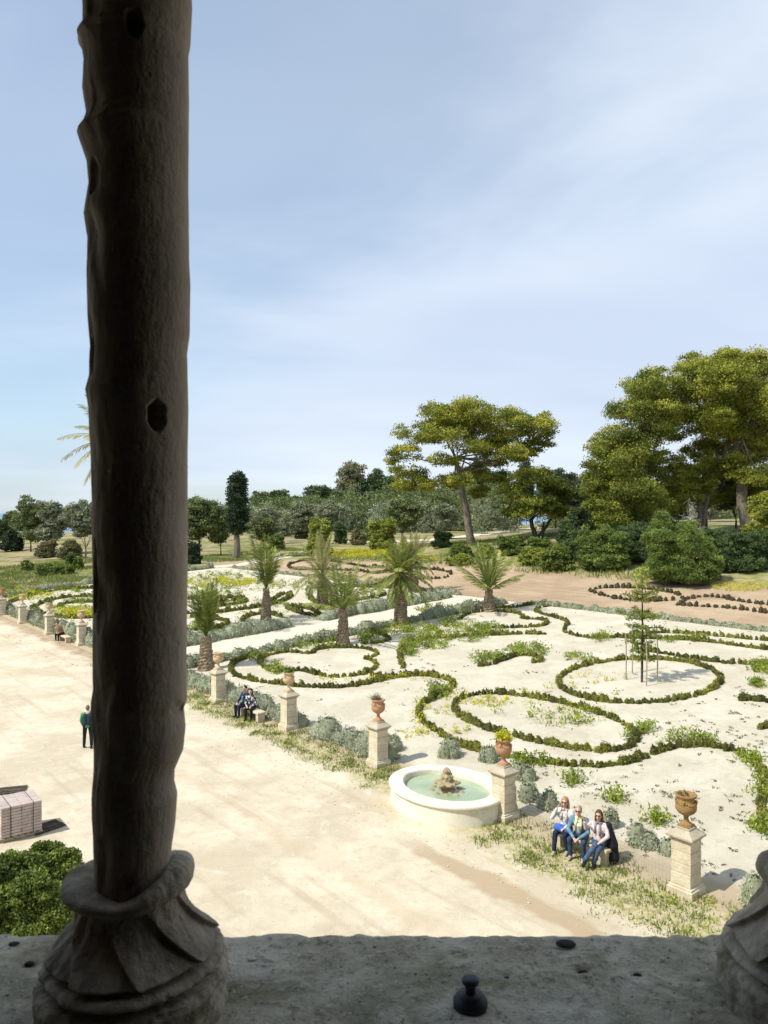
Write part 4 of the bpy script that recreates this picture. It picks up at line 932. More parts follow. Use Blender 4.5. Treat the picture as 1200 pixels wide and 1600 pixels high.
# ------------------------------------------------------------------ pedestals, urns, wire fence
ROT = math.atan2(TY, TX)
def make_pedestal(loc, label):
    r_ = empty('stone_pedestal', loc, ROT, label, 'pedestal', 'pedestals along the courtyard')
    mb = MB(); mb.box((0, 0, .05), (.66, .66, .26), bev=.02); mb.box((0, 0, .2), (.6, .6, .06), bev=.015); mb.build('base', M['pedestal'], r_)
    mb = MB(); z = .23
    for i in range(4):
        h = (.3, .24, .28, .26)[i]; mb.box((random.uniform(-.004, .004), random.uniform(-.004, .004), z+h/2), (.5+random.uniform(-.008, .008), .5+random.uniform(-.008, .008), h-.006), bev=.012); z += h
    mb.build('shaft', M['pedestal'], r_)
    mb = MB(); mb.box((0, 0, z+.03), (.56, .56, .06), bev=.015); mb.box((0, 0, z+.1), (.68, .68, .08), bev=.02); mb.box((0, 0, z+.2), (.64, .64, .12), taper=.55); mb.box((0, 0, z+.28), (.36, .36, .05), bev=.01)
    mb.build('cap', M['pedcap'], r_)
    return r_
PTOP = .23+1.08+.3
UP = [(0, .14), (.03, .15), (.05, .12), (.09, .08), (.17, .05), (.2, .065), (.23, .06), (.26, .12), (.31, .19), (.38, .235), (.46, .25), (.53, .24), (.6, .205), (.66, .195), (.7, .24), (.74, .255), (.755, .235), (.74, .2), (.6, .16), (.55, .05)]
def make_urn(loc, label, mat, plant):
    r_ = empty('garden_urn', loc, ROT, label, 'urn', 'urns on the pedestals')
    b_ = MB(); b_.box((0, 0, .02), (.3, .3, .045), bev=.008); b_.lathe([(r, z+.03) for z, r in UP[:6]], 24); b_.build('foot', M[mat], r_, True)
    b_ = MB(); b_.lathe([(r, z+.03) for z, r in UP[5:]], 32, fn=lambda a, z: 1+(.045*abs(math.sin(a*8)) if .25 < z < .45 else .03*math.sin(a*12)*(1 if z > .7 else 0)))
    for k in range(24):
        an = k*math.pi/12; dp = .035*abs(math.sin(k*math.pi/4)); b_.ball((.232*math.cos(an), .232*math.sin(an), .6-dp), (.03, .03, .024), 6, 4)
    for k in range(4):
        an = k*math.pi/2+.3; b_.ball((.235*math.cos(an), .235*math.sin(an), .63), (.04, .04, .05), 6, 4)
    b_.build('bowl', M[mat], r_, True)
    if plant == 'flowers': 
        C = rng.normal(size=(420, 3))*np.array([.13, .13, .07])+np.array([0, 0, .86]); foliage_obj('flowering_plant', C, .075, rng.random(420), M['flower'], r_); C = rng.normal(size=(240, 3))*np.array([.13, .13, .05])+np.array([0, 0, .8]); foliage_obj('plant', C, .07, rng.random(240), M['weed'], r_)
    if plant == 'green': C = rng.normal(size=(320, 3))*np.array([.11, .11, .07])+np.array([0, 0, .85]); foliage_obj('plant', C, .08, rng.random(320), M['bush'], r_)
    if plant in ('dry', 'little'):
        t = MB(); n = 70 if plant == 'dry' else 14
        for i in range(n):
            a = random.uniform(-1.2, 1.6); l = random.uniform(.15, .42) if plant == 'dry' else random.uniform(.1, .2); e = random.uniform(.1, 1.2)
            p0 = Vector((random.uniform(-.1, .1), random.uniform(-.1, .1), .74)); d = Vector((math.cos(a)*math.cos(e)*1, math.sin(a)*math.cos(e), math.sin(e)))
            t.tube([p0, p0+d*l*.5, p0+d*l+Vector((0, 0, -.1*l))], [.008, .007, .004], 3)
        t.build('dry_plant' if plant == 'dry' else 'plant', M['dry' if plant == 'dry' else 'box'], r_)
    return r_
peds = [
 (1072, 1398, 'nearest pedestal of pale stone with lichened cap, standing right of the seated trio', 'ochre-brown lichened urn on the nearest pedestal, right of the seated trio', 'ochre', 'little'),
 (787, 1282, 'pedestal overlapping the right rim of the round fountain', 'terracotta urn with bright yellow flowers beside the fountain', 'terracotta', 'flowers'),
 (591, 1199, 'pedestal left of the fountain carrying the urn with dry twigs', 'terracotta urn with dry twigs spilling to the right', 'terracotta', 'dry'),
 (451, 1142, 'pedestal just right of the two seated dark-clad people', 'tan urn with a tuft of green succulents, right of the two seated dark-clad people', 'cream_clay', 'green'),
 (341, 1100, 'pedestal close to the column, left of the two seated dark-clad people', 'plain cream urn in front of the tied palm', 'cream_clay', 'none'),
 (127, 1012, 'pedestal left of the column beside the lone seated person', 'small cream urn on the pedestal nearest the left side of the column', 'cream_clay', 'none'),
 (77, 995, 'pedestal behind the lone seated person at the left', 'small tan urn above the lone seated person', 'cream_clay', 'green'),
 (35, 978, 'second pedestal from the left frame edge', 'small tan urn on the second pedestal from the left frame edge', 'cream_clay', 'none'),
 (3, 965, 'pedestal cut by the left frame edge', 'small reddish urn on the pedestal cut by the left frame edge', 'terracotta', 'little'),
]
pedloc = []
P0 = P(1072, 1400); s0, u0 = SU(P0)
for i, q in enumerate(peds):
    p = P(q[0], q[1]); s_, u_ = SU(p)
    x, y = xy(-.02, u_); p = P(q[0], q[1]-4)
    p = Vector((p.x, p.y, float(th(p.x, p.y)))); pedloc.append(p)
    r_ = make_pedestal(p, q[2]); make_urn(p+Vector((0, 0, PTOP)), q[3], q[4], q[5])
def wire_fence(a, b, label, h=.95):
    n = (b-a).length; d = (b-a).normalized(); nr = Vector((-d.y, d.x, 0))
    r_ = empty('wire_fence', a, 0, label, 'fence', 'wire netting between the pedestals')
    def q(t, z): p = d*t; return Vector((p.x, p.y, z+float(th(a.x+p.x, a.y+p.y))-a.z))
    for t in np.arange(0.45, n-.2, 1.7): 
        pb = MB(); pb.tube([q(t, -.1), q(t, h+.03)], .014, 6); pb.build('post', M['wire'], r_)
    wb = MB()
    for z in np.arange(.05, h+.01, .1): wb.tube([q(.4, z), q(n*.5, z-.01), q(n-.4, z)], .0025, 3, False)
    for t in np.arange(.4, n-.4, .1): wb.tube([q(t, .03), q(t, h)], .002, 3, False)
    wb.build('netting', M['wire'], r_)
off = Vector((NX, NY, 0))*.12
wire_fence(pedloc[0]+off, pedloc[1]+off+Vector((NX, NY, 0))*.1, 'wire netting fence behind the seated trio') 
wire_fence(pedloc[2]+off, pedloc[3]+off, 'wire netting fence left of the dry-twig urn pedestal')
wire_fence(pedloc[3]+off, pedloc[4]+off, 'wire netting fence behind the two seated dark-clad people')

# ------------------------------------------------------------------ fountain
fc = Vector((1.98, 24.3, 0)); fz = float(th(fc.x, fc.y))
r_ = empty('round_fountain', (fc.x, fc.y, 0), ROT, 'low cream oval fountain basin with green water beside the courtyard', 'fountain')
FA, FB = 1.98, 1.62
def ring(prof):
    m = MB(); V = []; F = []; n = 96
    for (d, z) in prof:
        for k in range(n):
            a = 2*math.pi*k/n; V.append(((FA+d)*math.cos(a), (FB+d)*math.sin(a), z))
    for i in range(len(prof)-1):
        for k in range(n): j = (k+1) % n; F.append((i*n+k, i*n+j, (i+1)*n+j, (i+1)*n+k))
    m.add(V, F); return m
ring([(.02, -.2), (.0, .1), (-.02, .47), (-.02, .50), (0.0, .5)]).build('basin_wall', M['basin'], r_, True)
ring([(-.03, .5), (.03, .515), (.045, .54), (.045, .6), (.02, .63), (-.05, .64), (-.38, .64), (-.42, .62), (-.43, .58), (-.44, .1), (-.46, -.1)]).build('rim', M['basin'], r_, True)
m = MB(); V = [(0, 0, .44)]+[((FA-.435)*math.cos(a), (FB-.435)*math.sin(a), .44) for a in np.linspace(0, 2*math.pi, 97)[:-1]]
m.add(V, [(0, 1+k, 1+(k+1) % 96) for k in range(96)]); m.build('water', M['water'], r_)
m = MB(); ln = lambda a, z: 1+.16*math.sin(a*5+z*9)+.1*math.sin(a*9-z*14)+.08*math.sin(a*3+2)
m.lathe([(.24, .2), (.26, .42), (.22, .48), (.16, .52), (.16, .56), (.33, .62), (.37, .68), (.33, .71), (.2, .73), (.17, .82), (.19, .9), (.15, .93), (.09, .96), (.11, 1.03), (.12, 1.07), (.08, 1.12), (.04, 1.16), (.02, 1.17)], 36, fn=ln)
for i in range(26):
    a = random.uniform(0, 6.28); z = random.choice([.44, .66, .72, .82, .93, 1.05]); rr = {.44: .24, .66: .34, .72: .26, .82: .17, .93: .14, 1.05: .1}[z]; q = random.uniform(.04, .065); m.ball((rr*math.cos(a), rr*math.sin(a), z), (q, q, q*.8), 7, 5)
m.build('rock_centrepiece', M['rock'], r_, True, remesh=.016)
m = MB()
for i in range(9):
    a = i*.7+.2; m.ball((.5*math.cos(a), .45*math.sin(a), .4), (.14, .12, .09), 7, 5)
m.build('rock_rim', M['rock'], r_, True)

# ------------------------------------------------------------------ young conifer with stakes
b = P(1003, 1066); root = empty('young_conifer', b, 0, 'young tiered conifer at the centre of the round hedge ring', 'tree'); mpp = b.y/FPX; hh = 180*mpp
m = MB(); m.tube([(0, 0, -.1), (.03, 0, hh*.5), (0, 0, hh)], [.06, .045, .015], 7)
C = []; T = []
tiers = [(.97, .28), (.9, .5), (.84, .38), (.76, .8), (.72, .95), (.6, .75), (.55, 1.1), (.47, .9), (.4, 1.0), (.33, 1.05), (.26, .8), (.2, .7)]
for zf, l in tiers:
    for k in range(5):
        a = k*1.257+zf*7+random.uniform(-.3, .3); l_ = l*random.uniform(.6, 1.15)*.95; z0 = hh*zf
        e = Vector((math.cos(a)*l_, math.sin(a)*l_, z0+l_*random.uniform(-.05, .3))); m.tube([(0, 0, z0), e], [.022, .007], 4)
        for j in range(int(110*l_)+14):
            t = random.random()**.7; c = Vector((0, 0, z0)).lerp(e, t); C.append((c.x+random.gauss(0, .07), c.y+random.gauss(0, .07), c.z+random.gauss(.0, .06))); T.append(random.random()*.5+(.5 if zf > .8 else .05))
m.build('trunk', M['barkdark'], root); foliage_obj('foliage', np.array(C), .14, np.array(T), M['yellowbush'], root, asp=.3)
SL = ['nearest wooden stake beside the young conifer', 'left wooden stake beside the young conifer', 'right wooden stake beside the young conifer', 'far left wooden stake behind the young conifer', 'far right wooden stake behind the young conifer']
for (px, py), lb in zip([(1010, 1072), (978, 1062), (1027, 1066), (988, 1052), (1004, 1050)], SL):
    p = P(px, py); m = MB(); m.tube([(0, 0, -.1), (.02, 0, 1.2), (0, .01, 2.25)], [.035, .032, .028], 7)
    o = m.build('tree_stake', M['stake']); o.location = p; tag(o, lb, 'stake', 'stakes round the young conifer')

# ------------------------------------------------------------------ benches
def bench(p, rz, label, L_=1.5):
    r_ = empty('stone_bench', p, rz, label, 'bench', 'stone benches along the pedestals')
    m = MB(); m.box((0, 0, .4), (L_, .42, .1), bev=.02); m.build('seat', M['bench'], r_)
    for sg in (-1, 1): m = MB(); m.box((sg*(L_/2-.16), 0, .17), (.2, .34, .36), bev=.02); m.build('leg', M['bench'], r_)
    return r_

# ------------------------------------------------------------------ people
def cloth(name, c, var=.15, scale=14, rough=.85):
    return simple(name, c, rough, var, scale, .3, .2, .01)
SK = simple('skin', (.55, .33, .24), .6, .08, 6, 0); SK.node_tree.nodes['Principled BSDF'].inputs['Subsurface Weight'].default_value = 0
def seated(name, label, loc, rz, c, lean=0.0, twist=0.0, hipx=0, knees=None, feet=None, arms=None, head=(0, 0), k=1.0, vox=.012, fem=True, extra=None):
    """local frame: +Y forward. c: dict of materials"""
    root = empty(name, loc, rz, label, 'person')
    def v(x, y, z): return Vector((x, y+lean*max(0, z-.5), z))*k
    hip = .50; sh = v(0, .0, 1.0)
    kn = knees or [(-.13, .44, .51), (.13, .44, .51)]; ft = feet or [(-.13, .42, .09), (.13, .42, .09)]
    kn = [Vector(q)*k for q in kn]; ft = [Vector(q)*k for q in ft]
    hp = [v(-.1, .02, .5), v(.1, .02, .5)]
    shl = [v(-.18, .0, 1.0), v(.18, .0, 1.0)]
    arms = arms or [((-.24, .12, .74), (-.1, .36, .62)), ((.24, .12, .74), (.1, .36, .62))]
    el = [Vector(a[0])*k for a in arms]; wr = [Vector(a[1])*k for a in arms]
    neck = v(0, .01, 1.06); hd = v(head[0], .03+head[1], 1.24)
    # body: one continuous surface with face, hands and fingers
    m = MB()
    m.cap(v(0, .0, .55), v(0, .0, .78), .13*k, .115*k, 12); m.cap(v(-.09, 0, .93), v(.09, 0, .93), .11*k, .11*k, 12); m.cap(v(0, 0, .78), v(0, 0, .93), .12*k, .13*k, 12)
    m.cap(v(0, 0, 1.0), hd+Vector((0, 0, -.06)), .055*k, .05*k)
    m.ball(hd, (.077*k, .095*k, .115*k), 16, 12); m.ball(hd+Vector((0, .045, -.06))*k, (.05*k, .05*k, .06*k))
    m.cap(hd+Vector((0, .09, .0))*k, hd+Vector((0, .112, -.03))*k, .012*k, .017*k, 8)         # nose
    m.cap(hd+Vector((-.02, .088, -.065))*k, hd+Vector((.02, .088, -.065))*k, .011*k, .011*k, 6)  # lips
    for sg in (-1, 1): m.ball(hd+Vector((sg*.08, -.005, -.01))*k, (.014*k, .025*k, .034*k))
    for i in range(2):
        m.cap(shl[i], el[i], .05*k, .042*k); m.cap(el[i], wr[i], .04*k, .028*k)
        d = (wr[i]-el[i]).normalized(); sd = d.cross(Vector((0, 0, 1)));
        sd = sd.normalized() if sd.length > .1 else Vector((1, 0, 0)); nm = sd.cross(d)
        pm = wr[i]+d*.05*k
        m.cap(wr[i]+d*.01*k-sd*.012*k, pm-sd*.02*k, .02*k, .02*k, 8); m.cap(wr[i]+d*.01*k+sd*.012*k, pm+sd*.02*k, .02*k, .02*k, 8); 
        for f in range(4):
            o = pm+sd*(-.032+.0215*f)*k+d*.01*k; ln_ = (.058, .068, .064, .05)[f]*k; q1 = o+d*ln_*.55; q2 = q1+(d*.8-nm*.5).normalized()*ln_*.5
            m.cap(o, q1, .0095*k, .009*k, 6); m.cap(q1, q2, .009*k, .008*k, 6)
        sg = 1 if i == 0 else -1
        t0 = wr[i]+d*.02*k+sd*sg*.022*k; t1 = t0+(d*.7+sd*sg*.7)*.035*k; m.cap(t0, t1, .012*k, .011*k, 6); m.cap(t1, t1+d*.028*k, .011*k, .009*k, 6)
    for i in range(2):
        m.cap(hp[i], kn[i], .085*k, .058*k); m.cap(kn[i], ft[i], .055*k, .037*k); m.cap(ft[i]+Vector((0, 0, -.03)), ft[i]+Vector((0, .13, -.05)), .035*k, .03*k)
    m.build('body', c['skin'] if 'skin' in c else SK, root, True, remesh=vox*.62)
    # trousers
    m = MB(); m.cap(v(-.08, -.02, .53), v(.08, -.02, .53), .125*k, .125*k, 12); m.cap(v(0, 0, .55), v(0, 0, .66), .14*k, .135*k, 12)
    for i in range(2): m.cap(hp[i], kn[i], .1*k, .075*k, 12); m.cap(kn[i], ft[i]+Vector((0, 0, .04)), .073*k, .058*k, 12)
    m.build('trousers', c['legs'], root, True, remesh=vox)
    # top
    m = MB(); m.cap(v(0, -.0, .62), v(0, 0, .8), .15*k, .145*k, 14); m.cap(v(-.1, 0, .9), v(.1, 0, .9), .135*k, .135*k, 14); m.cap(v(-.14, 0, .985), v(.14, 0, .985), .075*k, .075*k)
    m.cap(v(0, 0, .8), v(0, 0, .92), .145*k, .15*k, 12)
    if fem: m.ball(v(-.07, .1, .88), .06*k); m.ball(v(.07, .1, .88), .06*k)
    for i in range(2): m.cap(shl[i], el[i], .065*k, .055*k, 12); m.cap(el[i], wr[i]-(wr[i]-el[i]).normalized()*.03*k, .054*k, .042*k, 12)
    m.build(c.get('topname', 'jacket'), c['top'], root, True, remesh=vox)
    if 'shirt' in c:   # shirt front showing in the open jacket
        m = MB(); m.cap(v(0, .115, .66), v(0, .135, .86), .055*k, .06*k, 12); m.cap(v(0, .115, .86), v(0, .06, 1.02), .055*k, .05*k, 12); m.build('shirt', c['shirt'], root, True, remesh=vox)
    if 'scarf' in c:
        m = MB(); pts = [v(.085*math.sin(a), .01+.09*math.cos(a), 1.04+.015*math.cos(a)) for a in np.linspace(0, 6.1, 14)]; m.tube(pts, .032*k, 8)
        m.tube([v(-.05, .09, 1.03), v(-.07, .16, .9), v(-.06, .17, .76)], [.03*k, .032*k, .025*k], 8); m.tube([v(.05, .09, 1.03), v(.07, .165, .9), v(.07, .17, .8)], [.03*k, .032*k, .025*k], 8); m.build('scarf', c['scarf'], root, True)
    # shoes
    for i in range(2):
        m = MB(); m.cap(ft[i]+Vector((0, -.03, -.03))*k, ft[i]+Vector((0, .15, -.05))*k, .048*k, .04*k, 10); m.cap(ft[i]+Vector((0, -.01, .03))*k, ft[i]+Vector((0, 0, -.02))*k, .048*k, .05*k, 10); m.build('shoe', c['shoe'], root, True, remesh=vox)
    # hair
    m = MB(); hs = hd+Vector((0, -.015, .02))*k
    if c.get('hairlen', 'short') == 'long':
        m.ball(hs+Vector((0, -.012, .012)), (.095*k, .105*k, .115*k), 14, 10)
        for sg in (-1, 1): m.cap(hs+Vector((sg*.07, -.02, 0))*k, hs+Vector((sg*.09, -.01, -.17))*k, .04*k, .035*k)
        m.cap(hs+Vector((0, -.07, 0))*k, hs+Vector((0, -.075, -.19))*k, .07*k, .06*k)
    else: m.ball(hs+Vector((0, -.012, .014)), (.083*k, .098*k, .108*k), 14, 10)
    o = m.build('hair', c['hair'], root, True, remesh=.009)
    # cut the face opening
    bmh = bmesh.new(); bmh.from_mesh(o.data); fy = hd.y+.035*k; fz_ = hd.z+.062*k
    bmesh.ops.delete(bmh, geom=[v_ for v_ in bmh.verts if v_.co.y > fy and v_.co.z < fz_ and abs(v_.co.x-hd.x) < .072*k], context='VERTS'); bmh.to_mesh(o.data); bmh.free()
    if c.get('glasses'):
        m = MB()
        for sg in (-1, 1): m.ball(hd+Vector((sg*.034, .092, .012))*k, (.029*k, .012*k, .023*k)); m.tube([hd+Vector((sg*.062, .085, .015))*k, hd+Vector((sg*.084, 0, .012))*k], .005*k, 5)
        m.tube([hd+Vector((-.01, .1, .015))*k, hd+Vector((.01, .1, .015))*k], .005*k, 5); m.build('sunglasses', M['iron'], root, True)
    else:
        m = MB()
        for sg in (-1, 1): m.ball(hd+Vector((sg*.03, .085, .01))*k, (.013*k, .008*k, .008*k), 8, 6)
        m.build('eyes', M['iron'], root, True)
    return root
FWD = math.atan2(-NY, -NX)-math.pi/2      # local +Y towards the courtyard
def face(p, amount=.55):                  # between straight out and the camera
    a = math.atan2(-p.y, -p.x)-math.pi/2; d = (a-FWD+math.pi) % (2*math.pi)-math.pi; return FWD+d*amount
denim = cloth('blue_denim', (.06, .1, .17), .35, 9); navy = cloth('navy_cloth', (.016, .024, .05)); blk = cloth('black_cloth', (.015, .016, .022)); pink = cloth('pale_pink_knit', (.6, .48, .5), .35, 18); cream = cloth('cream_print', (.5, .43, .38), .5, 22)
ltblue = cloth('light_denim_shirt', (.12, .21, .3), .3, 9); yel = cloth('pale_yellow_scarf', (.75, .72, .35)); gr = cloth('grey_suede', (.4, .35, .3)); brown_h = cloth('brown_hair', (.1, .05, .03)); blond = cloth('reddish_blond_hair', (.35, .2, .11)); greyh = cloth('grey_hair', (.3, .25, .21)); royal = cloth('royal_blue_bag', (.05, .12, .42)); darkh = cloth('black_hair', (.02, .015, .012)); white = cloth('white_cloth', (.62, .6, .58), .25, 12)
pb = P(906, 1330); bz = pb
sb, ub = SU(P(908, 1334))
def bp(s_, u_): x, y = xy(s_, u_); return Vector((x, y, float(th(x, y))))
bc = bp(sb, ub)
bench(bp(sb, ub-.05), ROT, 'stone bench carrying the three people waving at the camera', 1.75)
# the trio: left, middle, right in the picture (picture right = smaller u)
p1 = bp(sb-.0, ub+.52); seated('person', 'blond woman in a white top raising her hand, left of the seated trio', p1, face(p1), {'legs': navy, 'top': white, 'topname': 'blouse', 'shoe': gr, 'hair': blond, 'hairlen': 'long', 'glasses': True, 'scarf': cream},
   feet=[(-.16, .38, .09), (.14, .55, .09)], knees=[(-.12, .43, .51), (.14, .44, .52)], arms=[((-.26, .1, .76), (-.08, .34, .66)), ((.3, .2, .82), (.17, .2, 1.1))][::1], k=1.02)
p2 = bp(sb-.02, ub-.02); seated('person', 'man in a light denim shirt and yellow scarf, middle of the seated trio', p2, face(p2), {'legs': cloth('dark_denim', (.035, .06, .11), .35, 9), 'top': ltblue, 'topname': 'shirt_jacket', 'shoe': gr, 'hair': greyh, 'scarf': yel, 'shirt': white, 'glasses': True}, lean=.3, fem=False, k=1.02,
   feet=[(-.18, .42, .09), (.17, .4, .09)], knees=[(-.18, .44, .52), (.18, .44, .52)], arms=[((-.27, .3, .74), (-.06, .5, .6)), ((.27, .3, .74), (.05, .5, .6))])
p3 = bp(sb-.02, ub-.58); seated('person', 'brown-haired woman in pink top and jeans, waving, right of the seated trio', p3, face(p3), {'legs': denim, 'top': pink, 'topname': 'blouse', 'scarf': cloth('grey_scarf', (.2, .2, .21)), 'shoe': blk, 'hair': brown_h, 'hairlen': 'long', 'glasses': True},
   feet=[(.02, .42, .09), (.2, .62, .2)], knees=[(-.1, .44, .5), (-.02, .46, .6)], arms=[((-.26, .12, .76), (-.1, .32, .64)), ((.32, .12, .86), (.3, .26, 1.1))], k=1.0)
# black coat draped over the right-hand woman's shoulder, and the bag on the left-hand woman's lap
r3 = bpy.data.objects
m = MB(); m.cap((-.22, -.04, .98), (-.32, -.06, .5), .11, .17, 12); m.cap((-.3, -.12, .55), (-.32, -.1, .16), .15, .19, 12); m.cap((-.05, -.13, .98), (-.25, -.16, .5), .09, .12, 12)
o = m.build('coat', blk, None, True, remesh=.02); o.location = p3; o.rotation_euler = (0, 0, face(p3)); tag(o, 'long black coat hanging from the shoulder of the waving brown-haired woman', 'coat')
m = MB(); m.cap((-.14, .28, .6), (.14, .28, .63), .12, .11, 12); m.tube([(-.12, .24, .66), (-.1, .1, .9), (-.05, .1, 1.02)], .012, 6)
o = m.build('shoulder_bag', royal, None, True, remesh=.015); o.location = p1; o.rotation_euler = (0, 0, face(p1)); tag(o, 'royal blue bag on the lap of the blond woman', 'bag')
# two dark-clad people
s2, u2 = SU(P(388, 1120)); bench(bp(s2, u2-.35), ROT, 'stone bench with the two dark-clad people', 1.7)
pat = G('black_and_white_print', .85); vv = pat.voro(16); pat.color(pat.mix(pat.rng(vv, .52, .62), (.02, .02, .03), (.55, .55, .58))); pat = pat.m
q1 = bp(s2, u2+.28); seated('person', 'man in dark navy clothes, left of the two people on the bench near the column', q1, FWD+.1, {'legs': navy, 'top': navy, 'shoe': blk, 'hair': darkh, 'shirt': cloth('blue_shirt', (.1, .2, .36))}, fem=False, vox=.016)
q2 = bp(s2, u2-.3); seated('person', 'dark-haired woman in a black and white patterned dress, beside the navy-clad man', q2, FWD+.7, {'legs': blk, 'top': pat, 'topname': 'dress', 'shoe': blk, 'hair': darkh, 'hairlen': 'long'}, lean=.2, vox=.016)
# lone sitter left of the column
s4, u4 = SU(P(97, 1001)); bench(bp(s4, u4-.6), ROT, 'stone bench beside the pedestal left of the column', 1.7)
q4 = bp(s4, u4); seated('person', 'person in a rust-brown jacket bending forward on the bench left of the column', q4, FWD+.4, {'legs': blk, 'top': cloth('rust_jacket', (.26, .13, .08)), 'shoe': blk, 'hair': brown_h}, lean=.55, vox=.02, fem=False)
# walker with backpack
p = P(137, 1168); rz = math.atan2(.86, .5)-math.pi/2
root = empty('person', p, R(15), 'person in a green jacket standing in the courtyard left of the column', 'person')
def lm(name, mat, parts, vx=.018):
    m = MB()
    for q in parts: m.cap(*q) if len(q) == 4 else m.ball(*q)
    return m.build(name, mat, root, True, remesh=vx)
k_ = 1.0
hdp = (0, .03, 1.55)
lm('body', SK, [((-.09, 0, .9), (-.12, .05, .5), .085, .06), ((-.12, .05, .5), (-.13, -.02, .1), .055, .04), ((.09, 0, .9), (.13, -.06, .5), .085, .06), ((.13, -.06, .5), (.16, -.2, .12), .055, .04), ((0, 0, .95), (0, 0, 1.3), .12, .13), ((-.1, 0, 1.32), (.1, 0, 1.32), .09, .09), ((0, 0, 1.32), (0, .02, 1.5), .055, .05), (hdp, (.078, .095, .115)), ((0, .12, 1.54), (0, .135, 1.52), .014, .015),
   ((-.19, 0, 1.33), (-.25, .02, 1.08), .05, .042), ((-.25, .02, 1.08), (-.22, .16, .9), .04, .03), ((.19, 0, 1.33), (.25, -.04, 1.08), .05, .042), ((.25, -.04, 1.08), (.24, .05, .86), .04, .03),
   ]+[((-.22+dx_, .17, .88), (-.22+dx_, .21, .82-ab), .0105, .009) for dx_, ab in ((-.03, 0), (-.01, .012), (.01, .01), (.03, 0))]+[((.24+dx_, .055, .84), (.24+dx_, .07, .77-ab), .0105, .009) for dx_, ab in ((-.03, 0), (-.01, .012), (.01, .01), (.03, 0))]+[((-.19, .17, .89), (-.165, .2, .86), .012, .01), ((.205, .06, .85), (.18, .08, .81), .012, .01)], .008)
lm('trousers', blk, [((-.08, 0, .92), (.08, 0, .92), .13, .13), ((-.09, 0, .9), (-.12, .05, .5), .1, .075), ((-.12, .05, .5), (-.13, -.02, .12), .072, .06), ((.09, 0, .9), (.13, -.06, .5), .1, .075), ((.13, -.06, .5), (.16, -.2, .14), .072, .06)])
lm('jacket', cloth('green_jacket', (.06, .3, .14)), [((0, 0, .92), (0, 0, 1.25), .16, .16), ((-.12, 0, 1.3), (.12, 0, 1.3), .1, .1), ((-.19, 0, 1.33), (-.25, .02, 1.08), .068, .058), ((-.25, .02, 1.08), (-.225, .14, .92), .056, .045), ((.19, 0, 1.33), (.25, -.04, 1.08), .068, .058), ((.25, -.04, 1.08), (.24, .04, .89), .056, .045)])
lm('collar', white, [((-.07, -.01, 1.4), (.07, -.01, 1.4), .06, .06)])
lm('hair', cloth('light_brown_hair', (.2, .13, .08)), [((0, .0, 1.565), (.083, .1, .115))])
for sg, yy in ((-1, 0), (1, -.18)): lm('shoe', blk, [((sg*.14, yy-.03, .05), (sg*.14, yy+.16, .045), .045, .04)])
m = MB(); m.cap((-.07, -.2, 1.02), (-.07, -.19, 1.3), .1, .09); m.cap((.07, -.2, 1.02), (.07, -.19, 1.3), .1, .09)
for sg in (-1, 1): m.tube([(sg*.1, -.12, 1.38), (sg*.12, .03, 1.42), (sg*.13, .16, 1.25), (sg*.14, .08, 1.02), (sg*.1, -.1, .98)], .022, 6)
o = m.build('backpack', cloth('dark_backpack', (.02, .04, .06)), None, True, remesh=.018); o.location = p; o.rotation_euler = (0, 0, R(15)); tag(o, 'dark backpack worn by the person in the green jacket', 'backpack')

# ------------------------------------------------------------------ pallet of blocks
pk = stone('pinkish_concrete_block', (.5, .42, .38), (.42, .35, .32), (.28, .24, .22), 4, .3, .01)
def pallet(px, py, rz, label, layers, dz=0):
    p = P(px, py); r_ = empty('block_pallet', p, rz, label, 'pallet', 'pallets of paving blocks')
    m = MB()
    for k in range(3): m.box((0, -.45+.45*k, .05), (1.15, .1, .09), bev=.006)
    for k in range(7): m.box((-.5+k*.1667, 0, .113), (.1, 1.1, .025))
    m.build('wooden_pallet', M['stake'], r_)
    m = MB(); h = .085
    for l in range(layers):
        for i in range(4):
            for j in range(6): m.box((-.405+i*.27+random.uniform(-.006, .006), -.45+j*.18+random.uniform(-.006, .006), .13+h*(l+.5)), (.262, .174, h-.008), bev=.01)
    m.build('blocks', pk, r_)
    m = MB()
    for x in (-.3, .3): m.tube([(x, -.56, .12), (x, -.56, .145+h*layers), (x, .56, .145+h*layers), (x, .56, .12)], .008, 4)
    m.build('strap', M['iron'], r_)
pallet(27, 1301, R(38), 'pallet stacked with pinkish paving blocks at the left frame edge', 10)
# dark boards: debris behind; at right, slats standing in for the pallet's shadow
for (px, py, rz, lb) in [(18, 1236, .3, 'small dark board lying behind the block pallet'), (72, 1294, .9, 'dark slats standing in for the shadow right of the block pallet')]:
    p = P(px, py); m = MB()
    for k in range(4): m.box((0, -.24+k*.16, .03+.01*(k % 2)), (.9, .14, .03), rz=random.uniform(-.04, .04), bev=.004)
    o = m.build('debris_and_shadow_boards', M['barkdark']); o.location = p; o.rotation_euler = (0, 0, rz); tag(o, lb, 'boards')

